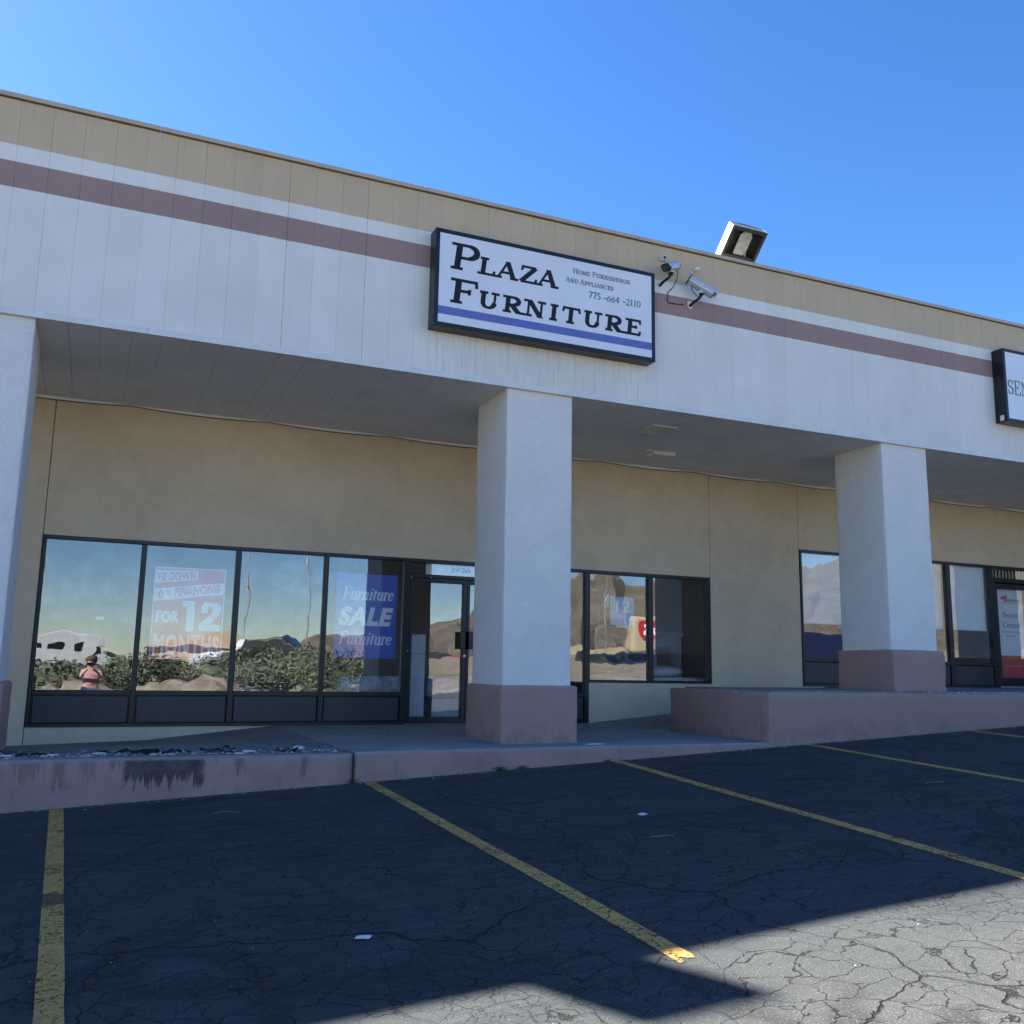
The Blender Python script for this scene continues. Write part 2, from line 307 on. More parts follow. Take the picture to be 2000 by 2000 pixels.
# ------------------------------------------------------------------ mesh builder
class MB:
    def __init__(s): s.v = []; s.f = []; s.m = []
    def add(s, vs, fs, mi=0):
        o = len(s.v); s.v += [tuple(v) for v in vs]; s.f += [tuple(i + o for i in f) for f in fs]; s.m += [mi] * len(fs); return s
    def box(s, x0, x1, y0, y1, z0, z1, mi=0):
        vs = [(x, y, z) for z in (z0, z1) for y in (y0, y1) for x in (x0, x1)]
        return s.add(vs, [(0, 2, 3, 1), (4, 5, 7, 6), (0, 1, 5, 4), (2, 6, 7, 3), (0, 4, 6, 2), (1, 3, 7, 5)], mi)
    def prism(s, poly, axis, a, b, mi=0):
        """poly: list of 2D points; extruded along axis from a to b ('x': pts=(y,z), 'y': pts=(x,z), 'z': pts=(x,y))"""
        def P(p, t): return {'x': (t, p[0], p[1]), 'y': (p[0], t, p[1]), 'z': (p[0], p[1], t)}[axis]
        n = len(poly); ar = sum(poly[i][0] * poly[(i + 1) % n][1] - poly[(i + 1) % n][0] * poly[i][1] for i in range(n))
        if (ar < 0) != (axis == 'y'): poly = poly[::-1]
        vs = [P(p, a) for p in poly] + [P(p, b) for p in poly]
        if a > b: vs = [P(p, b) for p in poly] + [P(p, a) for p in poly]
        fs = [tuple(range(n))[::-1], tuple(range(n, 2 * n))] + [(i, (i + 1) % n, n + (i + 1) % n, n + i) for i in range(n)]
        return s.add(vs, fs, mi)
    def tube(s, pts, r, n=8, mi=0, cap=True):
        pts = [Vector(p) for p in pts]; rs = r if isinstance(r, (list, tuple)) else [r] * len(pts)
        rings = []; prev = None
        for i, p in enumerate(pts):
            d = (pts[min(i + 1, len(pts) - 1)] - pts[max(i - 1, 0)]).normalized()
            if prev is None:
                a = d.orthogonal().normalized()
            else:
                a = prev - d * prev.dot(d); a = a.normalized() if a.length > 1e-5 else d.orthogonal().normalized()
            prev = a; b = d.cross(a)
            rings.append([p + (a * math.cos(t) + b * math.sin(t)) * rs[i] for t in [2 * PI * k / n for k in range(n)]])
        vs = [v for r_ in rings for v in r_]; fs = []
        for i in range(len(pts) - 1):
            for k in range(n): fs.append((i * n + k, i * n + (k + 1) % n, (i + 1) * n + (k + 1) % n, (i + 1) * n + k))
        if cap: fs += [tuple(range(n))[::-1], tuple(range((len(pts) - 1) * n, len(pts) * n))]
        return s.add(vs, fs, mi)
    def mesh(s, name, mats, smooth=False):
        me = bpy.data.meshes.new(name); me.from_pydata(s.v, [], s.f)
        for m in (mats if isinstance(mats, (list, tuple)) else [mats]): me.materials.append(M[m] if isinstance(m, str) else m)
        me.polygons.foreach_set('material_index', s.m)
        if smooth: me.polygons.foreach_set('use_smooth', [True] * len(me.polygons))
        me.update(); return me
    def build(s, name, mats, parent=None, bevel=0, seg=2, smooth=False, loc=None):
        return link(name, s.mesh(name, mats, smooth), parent, bevel, seg, loc)

def link(name, me, parent=None, bevel=0, seg=2, loc=None):
    o = bpy.data.objects.new(name, me); COL.objects.link(o)
    if parent is not None: o.parent = parent
    if loc is not None: o.location = loc
    if bevel:
        b = o.modifiers.new('bevel', 'BEVEL'); b.width = bevel; b.segments = seg; b.limit_method = 'ANGLE'; b.angle_limit = math.radians(40)
    return o
def tag(o, label=None, cat=None, group=None, kind=None):
    for k, v in (('label', label), ('category', cat), ('group', group), ('kind', kind)):
        if v: o[k] = v
    return o
def empty(name, loc, label, cat, group=None, rot=(0, 0, 0)):
    o = bpy.data.objects.new(name, None); COL.objects.link(o); o.location = loc; o.rotation_euler = rot; o.empty_display_size = .2
    return tag(o, label, cat, group)
def copy_tree(o, parent=None):
    c = o.copy(); COL.objects.link(c)
    if parent is not None: c.parent = parent
    for ch in list(o.children): copy_tree(ch, c)
    return c
def box(name, mat, parent, x0, x1, y0, y1, z0, z1, bevel=0, seg=2): return MB().box(x0, x1, y0, y1, z0, z1).build(name, mat, parent, bevel, seg)

# ------------------------------------------------------------------ ground
def sclamp(x, a, b):
    return min(max(x, a), b)
def gbase(X, Y):
    x = sclamp(X, -30, 75)
    y = sclamp(Y, -6, 9.45)
    return -1.258 + .0504 * x + .032 * (y - 9.45)
def gz(X, Y):
    z = gbase(X, Y)
    if Y > 9.45: z -= min((Y - 9.45) * .8, .6)
    return z
def grid(xs, ys, fn, name, mat, **kw):
    vs = [(x, y, fn(x, y)) for y in ys for x in xs]; n = len(xs)
    fs = [(j * n + i, j * n + i + 1, (j + 1) * n + i + 1, (j + 1) * n + i) for j in range(len(ys) - 1) for i in range(n - 1)]
    me = bpy.data.meshes.new(name); me.from_pydata(vs, [], fs); me.materials.append(M[mat]); 
    me.polygons.foreach_set('use_smooth', [True] * len(me.polygons))
    return tag(link(name, me), **kw)
def rough_box(x0, x1, y0, y1, z0, z1, r=.02, step=.07, amp=.004, lowamp=.006, open_bottom=True):
    nx, ny, nz = [max(2, int((b - a) / step)) for a, b in ((x0, x1), (y0, y1), (z0, z1))]
    def fr(a, b, n):
        q = [a, a + r * .5, a + r] + [a + r + (b - a - 2 * r) * i / n for i in range(1, n)] + [b - r, b - r * .5, b]; return q
    X, Y, Z = fr(x0, x1, nx), fr(y0, y1, ny), fr(z0, z1, nz); idx = {}; V = []; F = []
    def vid(i, j, k):
        if (i, j, k) in idx: return idx[i, j, k]
        p = Vector((X[i], Y[j], Z[k])); c = Vector((sclamp(p.x, x0 + r, x1 - r), sclamp(p.y, y0 + r, y1 - r), sclamp(p.z, z0 + r, z1 - r)))
        d = p - c; n = d.normalized() if d.length > 1e-7 else Vector((0, 0, 0)); nr = (p - Vector(((x0 + x1) / 2, (y0 + y1) / 2, (z0 + z1) / 2)))
        q = c + n * r
        h = amp * mnoise.noise(q * 7 + Vector((3, 1, 5))) + lowamp * mnoise.noise(q * 1.7) + amp * .6 * mnoise.noise(q * 19)
        cn = sum(abs(e) > 1e-6 for e in d)
        if cn >= 2: h -= max(0, mnoise.noise(q * 11 + Vector((7, 0, 0)))) * r * .45
        q = q + n * h; idx[i, j, k] = len(V); V.append(q); return idx[i, j, k]
    a, b, c = len(X) - 1, len(Y) - 1, len(Z) - 1
    for i in range(a):
        for k in range(c):
            F.append((vid(i, 0, k), vid(i + 1, 0, k), vid(i + 1, 0, k + 1), vid(i, 0, k + 1))); F.append((vid(i + 1, b, k), vid(i, b, k), vid(i, b, k + 1), vid(i + 1, b, k + 1)))
    for j in range(b):
        for k in range(c):
            F.append((vid(0, j + 1, k), vid(0, j, k), vid(0, j, k + 1), vid(0, j + 1, k + 1))); F.append((vid(a, j, k), vid(a, j + 1, k), vid(a, j + 1, k + 1), vid(a, j, k + 1)))
    for i in range(a):
        for j in range(b): F.append((vid(i, j, c), vid(i + 1, j, c), vid(i + 1, j + 1, c), vid(i, j + 1, c))); F.append((vid(i, j + 1, 0), vid(i + 1, j + 1, 0), vid(i + 1, j, 0), vid(i, j, 0)))
    mb = MB(); mb.add(V, F); return mb
def frange(a, b, n): return [a + (b - a) * i / n for i in range(n + 1)]
def lotz(x, y):
    return gz(x, y) + .012 * (mnoise.noise(Vector((x * .45, y * .45, 0)))) * (1 if y < 9.2 else 0)
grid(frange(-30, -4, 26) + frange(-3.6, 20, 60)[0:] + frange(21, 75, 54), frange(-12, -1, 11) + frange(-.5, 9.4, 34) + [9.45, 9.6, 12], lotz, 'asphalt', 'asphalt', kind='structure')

def desert(x, y):
    r = math.hypot(x, y); z = gbase(x, -6) if y < 9.45 else gz(x, y) - .4
    if y < -12: z += min((-12 - y) * .03, .5)
    if -12.5 <= y: z -= .25
    z = z * max(0, 1 - max(0, r - 250) / 600) + 0 * max(0, r - 250) / 600
    z += .25 * mnoise.noise(Vector((x * .05, y * .05, 3))) * (1 if y < -13 else 0)
    return z
gx = [-3000, -1800, -1000, -600, -350, -200, -120, -80] + frange(-60, 120, 60) + [150, 200, 260, 350, 600, 1000, 1800, 3000]
gy = [-3000, -1800, -1000, -600, -350, -260, -200, -150] + frange(-120, -13, 40) + [-12.4, -12, 0, 9.4, 10.5, 12, 20, 40, 80, 200, 600, 1500, 3000]
grid(gx, gy, desert, 'desert_ground', 'sand', kind='structure')

# parking lines, 4 mm sheets draped on the asphalt
for (x, y0, y1, lean) in ((-.165, 1.5, 9.44, .026), (2.63, 3.84, 9.50, 0), (5.45, 3.9, 9.42, -.045), (8.17, 3.9, 9.42, -.036), (10.94, 3.9, 9.42, -.02), (13.66, 3.9, 9.42, 0), (-2.9, 3.9, 9.42, 0)):
    y1 = min(y1, 9.42); ny = max(6, int((y1 - y0) / .28)); vs = []; fs = []
    for j in range(ny + 1):
        y = y0 + (y1 - y0) * j / ny
        for e in (-.057, .057):
            xx = x + (9.45 - y) * lean + e + .004 * mnoise.noise(Vector((x + e * 30, y * 4, 0))); vs.append((xx, y, 0))
    vs = [(a, b, None) for a, b, _ in vs]
    vs = [(a, b, 0) for a, b, _ in vs]
    for j in range(ny): fs.append((2 * j, 2 * j + 1, 2 * j + 3, 2 * j + 2))
    me = bpy.data.meshes.new('parking_line'); me.from_pydata(vs, [], fs); me.materials.append(M['line'])
    o = link('parking_line', me); tag(o, kind='structure')
dg = bpy.context.evaluated_depsgraph_get()
asph = bpy.data.objects['asphalt']; dg.update()
from mathutils.bvhtree import BVHTree
bv = BVHTree.FromObject(asph, dg)
def ground(x, y, d=0):
    h = bv.ray_cast(Vector((x, y, 50)), Vector((0, 0, -1))); return (h[0].z if h[0] else gz(x, y)) + d
for o in COL.objects:
    if o.name.startswith('parking_line'):
        for v in o.data.vertices: v.co.z = ground(v.co.x, v.co.y, .0045)

# ------------------------------------------------------------------ kerbs, pavement, planter
def kerbtop(x): return -.850 + .005 * sclamp(x, -10, 6)
kv = []; kf = []; KX = frange(-14, -1.4, 30)[:-1] + frange(-1.4, 2.480, 80)
kp = [(9.45, -1.75), (9.449, -1.25), (9.449, -1.1), (9.45, -.98), (9.45, -.90), (9.454, -.872), (9.468, -.854), (9.49, -.849), (9.55, -.847), (9.66, -.846), (9.66, -1.75)]
for x in KX:
    for q, (y, z) in enumerate(kp):
        n1 = mnoise.noise(Vector((x * 6, y * 9, z * 9))); n2 = mnoise.noise(Vector((x * 1.3, 4, z * 2))); e = .016 * max(0, n1 - .1) if q in (5, 6, 7) else 0
        yy = y + (.004 * n1 + .005 * n2 if 0 < q < 9 else 0) + e; zz = z + (.003 * n1 if 4 < q < 10 else 0) - e
        if x > 2.40 and q < 9: yy += (x - 2.40) ** 2 * 8
        kv.append((x, yy, zz))
m_ = len(kp)
for i in range(len(KX) - 1):
    for q in range(m_): a = i * m_ + q; b = i * m_ + (q + 1) % m_; kf.append((a, b, b + m_, a + m_))
kf += [tuple(range(m_))[::-1], tuple(range((len(KX) - 1) * m_, len(KX) * m_))]
k = MB(); k.add(kv, kf)
tag(k.build('kerb', 'kerb', None, smooth=True), kind='structure')
mb = MB(); XS = frange(2.50, 7.64, 12)
vs = []; fs = []
for x in XS:
    t_ = kerbtop(x) + .004 * mnoise.noise(Vector((x * 3, 1, 1)))
    for (y, z) in ((9.45, -1.4), (9.45, t_ - .022), (9.462, t_ - .006), (9.475, t_ - .004), (9.475, -1.4)): vs.append((x, y, z))
for i in range(len(XS) - 1):
    for q in range(5): a = i * 5 + q; b = i * 5 + (q + 1) % 5; fs.append((a, b, b + 5, a + 5))
fs += [(4, 3, 2, 1, 0), tuple(range(len(vs) - 5, len(vs)))]
mb.add(vs, fs)
tag(mb.build('kerb', 'kerb'), kind='structure')
def slab(name, pts, mat, depth=.35):
    n = len(pts); mb = MB(); vs = list(pts) + [(p[0], p[1], p[2] - depth) for p in pts]
    mb.add(vs, [tuple(range(n)), tuple(range(n, 2 * n))[::-1]] + [(i, n + i, n + (i + 1) % n, (i + 1) % n) for i in range(n)])
    return tag(mb.build(name, mat, None, .006, 1), kind='structure')
ZB = -.784
slab('sidewalk', [(2.50, 9.476, -.838), (4.98, 9.476, -.826), (4.98, 13.07, ZB), (2.31, 13.07, ZB)], 'conc')
slab('sidewalk', [(4.988, 9.476, -.826), (7.66, 9.476, -.818), (7.40, 11.7, -.795), (7.08, 13.07, ZB), (4.988, 13.07, ZB)], 'conc')
slab('sidewalk', [(7.41, 11.66, -.795), (11.9, 11.66, -.19), (11.9, 13.07, -.185), (8.47, 13.07, -.695), (7.09, 13.07, ZB)], 'conc2', .2)            # side ramp up behind the planter
slab('sidewalk', [(-.9, 9.665, -.858), (2.44, 9.665, -.852), (2.425, 10.95, -.838), (-.9, 10.95, -.858)], 'conc2')                # level littered strip
slab('sidewalk', [(-14, 9.665, -.858), (-.908, 9.665, -.858), (-.908, 10.95, -.858), (-14, 10.95, -.858)], 'conc2')
slab('sidewalk', [(-.7, 10.955, -1.03), (2.42, 10.955, -.825), (2.305, 13.07, -.787), (.695, 13.07, -.955), (-.7, 13.07, -.998)], 'conc2', .2)
slab('sidewalk', [(-14, 10.955, -1.12), (-.705, 10.955, -1.03), (-.705, 13.07, -1.0), (-14, 13.07, -1.12)], 'conc2', .2)
slab('terrace', [(7.85, 9.66, -.20), (26, 9.66, -.20), (26, 13.07, -.180), (11.91, 13.07, -.180), (11.91, 11.6, -.19), (7.85, 11.6, -.195)], 'conc2', .9)
pw = empty('planter_wall', (7.62, 9.45, -.9), 'low mauve stucco retaining wall with a rounded corner, rising out of the asphalt to the right', 'wall')
pm = rough_box(0, 18.4, 0, .21, -.6, .690, .036, .06, .004, .007)
pm.v = [(v[0], v[1], v[2] - .0012 * v[0]) for v in pm.v]
pm.build('wall_face', 'plant', pw, smooth=True)
rough_box(.004, .214, .18, 2.2, -.6, .6885, .03, .06, .004, .006).build('wall_return', 'plant', pw, smooth=True)

# ------------------------------------------------------------------ the building
B = empty('retail_building', (0, 13.5, -.8), 'long single-storey strip mall building with a striped board fascia over stucco columns', 'building')
B.location = (0, 0, 0)
XL, XR = -9.49, 21.1
J0, JW = -1.0908, .2999
def fascia_mesh(gap):
    w = JW - gap; c = .0018
    mb = MB(); mb.prism([(0, .018), (0, c), (c, 0), (w - c, 0), (w, c), (w, .018)], 'z', 3.41, 5.585)
    return mb.mesh('fascia_board', 'fascia')
fm = [fascia_mesh(g) for g in (.0004, .0011, .0028)]
nb = int((XR - XL) / JW)
k0 = -28
for k_ in range(nb):
    x = J0 + (k0 + k_) * JW
    if x < 3: me = rnd.choice([fm[0], fm[0], fm[1], fm[1], fm[2]])
    elif x < 8: me = rnd.choice([fm[0], fm[0], fm[1]])
    else: me = rnd.choice([fm[0]] * 6 + [fm[1]])
    o = link('fascia_board', me, B, loc=(x, 10.0 + rnd.uniform(-.0012, .0012), 0))
FX0, FX1 = J0 + k0 * JW, J0 + (k0 + nb) * JW
box('parapet_core', 'back', B, FX0 + .01, FX1 - .01, 10.02, 10.10, 3.42, 5.58)
box('parapet_core', 'soffit', B, FX0, FX1, 10.101, 10.30, 3.55, 5.585)
mc = MB().prism([(9.962, 5.592), (9.966, 5.640), (9.975, 5.6445), (10.33, 5.640), (10.335, 5.60), (10.325, 5.595), (9.985, 5.6), (9.975, 5.592)], 'x', 0, 2.944).mesh('coping', 'coping')
x = .228 - 2.948 * 4
while x < FX1:
    link('coping', mc, B, loc=(x, rnd.uniform(-.003, .003), rnd.uniform(-.003, .003))); x += 2.948
mt = MB().prism([(9.986, 3.341), (9.986, 3.404), (9.992, 3.409), (10.03, 3.409), (10.03, 3.341)], 'x', 0, 2.935).mesh('fascia_trim', 'trim')
x = .262 - 2.938 * 4
while x < FX1:
    link('fascia_trim', mt, B, loc=(x, rnd.uniform(-.002, .001), 0)); x += 2.938
def soff(gap):
    mb = MB(); w = JW - gap; c = .005
    vs = []; prof = [(0, c), (c, 0), (w - c, 0), (w, c), (w, .03), (0, .03)]
    for y, z in ((10.031, 3.345), (13.07, 3.351)):
        vs += [(a, y, z + b) for a, b in prof]
    mb.add(vs, [(0, 1, 2, 3, 4, 5), (11, 10, 9, 8, 7, 6)] + [(i, 6 + i, 6 + (i + 1) % 6, (i + 1) % 6) for i in range(6)])
    return mb.mesh('soffit_board', 'soffit')
sm = [soff(.0004), soff(.0016), soff(.003)]
for k_ in range(nb):
    x = J0 + (k0 + k_) * JW
    link('soffit_board', rnd.choice([sm[0], sm[1], sm[2]]) if x < 2.4 else rnd.choice([sm[0]] * 5 + [sm[1]]), B, loc=(x + .012, 0, rnd.uniform(0, .0012)))
# sagging moulding where soffit meets wall, with a thin black line under it
mb = MB(); line_pts = []; x = .231 - 1.764 * 5; vs = []; 
while x < FX1 - .2:
    ph = ((x - .231) / 1.764) % 1
    z = 3.349 - .034 * math.sin(PI * ph) ** .8; vs.append((x, z)); line_pts.append((x, 13.040, z - .003)); x += 1.764 / 20
n_ = len(vs); V = []
for (x, z) in vs: V += [(x, 13.025, 3.357), (x, 13.025, z), (x, 13.0595, z), (x, 13.0595, 3.357)]
fs = []
for i in range(n_ - 1):
    for q in range(3): fs.append((i * 4 + q, i * 4 + q + 1, i * 4 + q + 5, i * 4 + q + 4))
mb.add(V, fs); mb.build('soffit_moulding', 'soffit', B)
MB().tube(line_pts, .0055, 5).build('eaves_line', 'dplastic', B)
# soffit fittings
vent = MB().box(6.78, 7.16, 10.70, 11.10, 3.372, 3.384)
v0 = MB(); v0.box(6.78, 7.17, 10.69, 10.712, 3.334, 3.352); v0.box(6.78, 7.17, 11.088, 11.11, 3.334, 3.352); v0.box(6.78, 6.80, 10.713, 11.087, 3.334, 3.352); v0.box(7.15, 7.17, 10.713, 11.087, 3.334, 3.352)
vo = v0.build('soffit_vent', 'soffit', B)
MB().box(6.801, 7.149, 10.713, 11.087, 3.3435, 3.3445).build('duct_opening', 'back', vo)
for i in range(7):
    y = 10.728 + i * .052
    MB().box(6.801, 7.149, y, y + .016, 3.3355, 3.343).build('louvre', 'soffit', vo)
lt = empty('soffit_light', (7.73, 12.07, 3.345), 'rectangular cream lensed light fixture under the soffit right of the middle column', 'ceiling light')
MB().box(-.25, .25, -.11, .11, -.02, .0).build('housing', 'soffit', lt, .006)
MB().box(-.13, .255, -.115, .115, -.062, -.0205).build('diffuser', 'diff', lt, .014)

# stucco wall in panels, joints at the control lines
WY0, WY1 = 13.061, 13.23
S = .9638          # shop front scaled about the camera (x and z below are before scaling)
def wbox(name, mat, par, x0, x1, y0, y1, z0, z1, bevel=0, seg=2): return box(name, mat, par, x0 * S, x1 * S, y0, y1, z0 * S, z1 * S, bevel, seg)
def fit(o):
    o.location = o.location * S; o.scale = (S, S, S); return o
def wallp(x0, x1, z0, z1): return wbox('wall_panel', 'wall', B, x0, x1, WY0, WY1, z0, z1, .004, 1)
wallp(-9.6, -.698, -1.4, 3.55)
wallp(-.690, 4.19, -1.4, -.815)
wallp(-.690, 9.722, 1.634, 3.55)
wallp(7.345, 9.722, -1.2, -.176)
wallp(9.729, 11.686, -1.2, 3.55)
wallp(11.693, 21.8, 2.265, 3.55)
wallp(11.693, 16.6, -.6, -.20)
box('wall_joint', 'back', B, -9.2, 21, 13.15, 13.22, 3.423, 3.46)
# roof, rear and partition walls so that the rooms are closed
box('roof', 'roof', B, FX0, FX1, 10.31, 26, 4.7, 4.8)
box('ceiling', 'room', B, FX0, FX1, 13.24, 26, 3.3, 3.36)
box('rear_wall', 'room', B, FX0, FX1, 22, 22.2, -1.5, 4.69)
for x in (-2.4, 10.6, 20.9): box('partition_wall', 'room', B, x, x + .12, 13.24, 21.99, -1.4, 3.29)
box('floor', 'roomfloor', B, -2.2, 10.5, 13.24, 21.9, -1.3, -.782)
box('floor', 'roomfloor', B, 10.8, 20.8, 13.24, 21.9, -1.3, -.180)
box('side_wall', 'wall', B, FX0 - .2, FX0 - .01, 10.0, 26, -1.4, 5.58)
box('side_wall', 'wall', B, FX1 + .01, FX1 + .2, 10.0, 26, -1.4, 5.58)
box('rear_wall', 'wall', B, FX0, FX1, 26.01, 26.2, -1.5, 5.58)

# columns
for (x0, zt, zb, f) in ((-1.642, -.195, -.86, 0), (4.3196, -.172, -.86, 0), (10.2345, .368, -.24, 0), (18.55, .45, -.24, 0), (-7.6, -.195, -.86, 0)):
    w, d = .875, .956
    c = rough_box(x0, x0 + w, 10.035, 10.035 + d, zt - .04, 3.352, .014, .07, .0022, .004).build('column', 'colw', B, smooth=True)
    rough_box(x0 - .048, x0 + w + .056, 9.945, 10.035 + d + .06, zb - .05, zt, .034, .05, .004, .006).build('column_base', 'colb', c, smooth=True)

# storefronts
FY0, FY1, GY = 13.042, 13.150, 13.088
def member(name, par, x0, x1, z0, z1, dy=0, mat='frame'): return wbox(name, mat, par, x0, x1, FY0 + dy, FY1, z0, z1, .004, 1)
def pane(par, x0, x1, z0, z1, g='glass'):
    x0, x1, z0, z1 = x0 * S, x1 * S, z0 * S, z1 * S; tilt = rnd.uniform(-.001, .001); tz = rnd.uniform(-.0015, .0015)
    mb = MB(); vs = []
    for y in (GY, GY + .006):
        for (x, z) in ((x0, z0), (x1, z0), (x1, z1), (x0, z1)): vs.append((x, y + (x - (x0 + x1) / 2) * tilt + (z - (z0 + z1) / 2) * tz, z))
    mb.add(vs, [(0, 1, 2, 3), (7, 6, 5, 4), (0, 4, 5, 1), (1, 5, 6, 2), (2, 6, 7, 3), (3, 7, 4, 0)])
    return mb.build('pane', g, par)
def wnd(label, x0, x1, zt, zb, mulls, rail=None, kick=True, railw=.06, head=.048, left=.045, right=.045):
    w = member('storefront_window', B, x0, x1, zt - head, zt)
    tag(w, label)
    zbot = zb + .042
    member('bottom_rail', w, x0, x1, zb, zbot)
    xs = [(x0, x0 + left)] + mulls + [(x1 - right, x1)]
    for a, b in xs: member('mullion', w, a, b, zbot + .0005, zt - head - .0005, .002)
    for i in range(len(xs) - 1):
        a, b = xs[i][1] + .0005, xs[i + 1][0] - .0005
        if rail is not None:
            member('sill_rail', w, a, b, rail - railw, rail, .004)
            wbox('kick_panel', 'kick', w, a + .018, b - .018, 13.066, 13.11, zbot + .012, rail - railw - .015, .004, 1)
            wbox('kick_backing', 'frame', w, a, b, 13.111, 13.135, zbot + .0005, rail - railw - .0005)
            pane(w, a, b, rail, zt - head)
        else: pane(w, a, b, zbot, zt - head)
    return w
wnd('four tall panes over dark kick panels left of the entrance', -.690, 4.272, 1.634, -.815, [(.512, .580), (1.748, 1.822), (2.992, 3.060)], -.350, right=.075)
wnd('narrow sidelight right of the entrance', 6.20, 7.335, 1.634, -.815, [], -.350, right=.070)
wnd('two-pane window above the low wall, right of the middle column', 7.3355, 9.714, 1.634, -.176, [(8.462, 8.556)], None, head=.055, left=.02, right=.075)
wnd('second shop window wall behind the right column', 11.695, 16.64, 2.262, -.20, [(12.90, 12.97), (14.12, 14.19), (15.335, 15.445)], .30, right=.11)
# the neighbour's entrance at the right edge
nd = member('shop_door', B, 16.645, 19.2, 2.20, 2.262); tag(nd, 'senior center entrance with poster behind its glass')
member('transom_bar', nd, 16.645, 19.2, 1.93, 2.02); pane(nd, 16.70, 19.2, 2.021, 2.199, 'glass2')
member('jamb', nd, 16.645, 16.688, -.18, 1.929, .002)
for a, b in ((16.692, 16.735), (17.70, 17.80)): member('door_stile', nd, a, b, -.15, 1.90, .006)
member('door_rail', nd, 16.7355, 17.6995, 1.80, 1.90, .006); member('door_rail', nd, 16.7355, 17.6995, -.15, .01, .006)
pane(nd, 16.736, 17.699, .011, 1.799)
member('threshold', nd, 16.645, 19.2, -.20, -.155, -.02, 'metalroof')
member('side_panel', nd, 17.81, 19.2, -.15, 1.90, .006)
# double entrance door
ed = member('entrance_door', B, 4.273, 6.199, 1.578, 1.634); tag(ed, 'double glass entrance doors under a number transom')
member('transom_bar', ed, 4.273, 6.199, 1.352, 1.405)
for a, b in ((4.273, 4.300), (6.16, 6.199)): member('jamb', ed, a, b, -.815, 1.351, .002); member('jamb', ed, a, b, 1.4055, 1.5775, .002)
pane(ed, 4.301, 6.159, 1.4055, 1.5775)
for lx0, lx1, hx in ((4.303, 5.213, 5.165), (5.218, 6.157, 5.235)):
    member('door_stile', ed, lx0, lx0 + .045, -.80, 1.349, .006); member('door_stile', ed, lx1 - .06 if hx < 5.2 else lx1 - .045, lx1, -.80, 1.349, .006)
    x1_ = lx1 - (.06 if hx < 5.2 else .045)
    member('door_rail', ed, lx0 + .0455, x1_ - .0005, 1.285, 1.349, .006); member('door_rail', ed, lx0 + .0455, x1_ - .0005, -.80, -.705, .006)
    pane(ed, lx0 + .0455, x1_ - .0005, -.7045, 1.2845)
    hs_ = hx * S; h = MB(); h.box(hs_ - .070, hs_ + .062, 12.965, 12.985, .29, .54); h.box(hs_ - .02, hs_ + .02, 12.9855, 13.046, .33, .36); h.box(hs_ - .02, hs_ + .02, 12.9855, 13.046, .47, .50)
    h.build('push_handle', 'frame', ed, .004, 1)
MB().tube([(5.19 * S, 13.038, .19), (5.19 * S, 13.055, .19)], .018, 12).build('lock_cylinder', 'steel', ed)
for (x, z) in ((4.285, .25), (4.31, 1.35), (4.62, 1.36)): MB().tube([(x * S, 13.035, z * S), (x * S, 13.046, z * S)], .008, 8).build('screw_cap', 'wplastic', ed)
member('threshold', ed, 4.273, 6.199, -.812, -.803, -.03, 'metalroof')

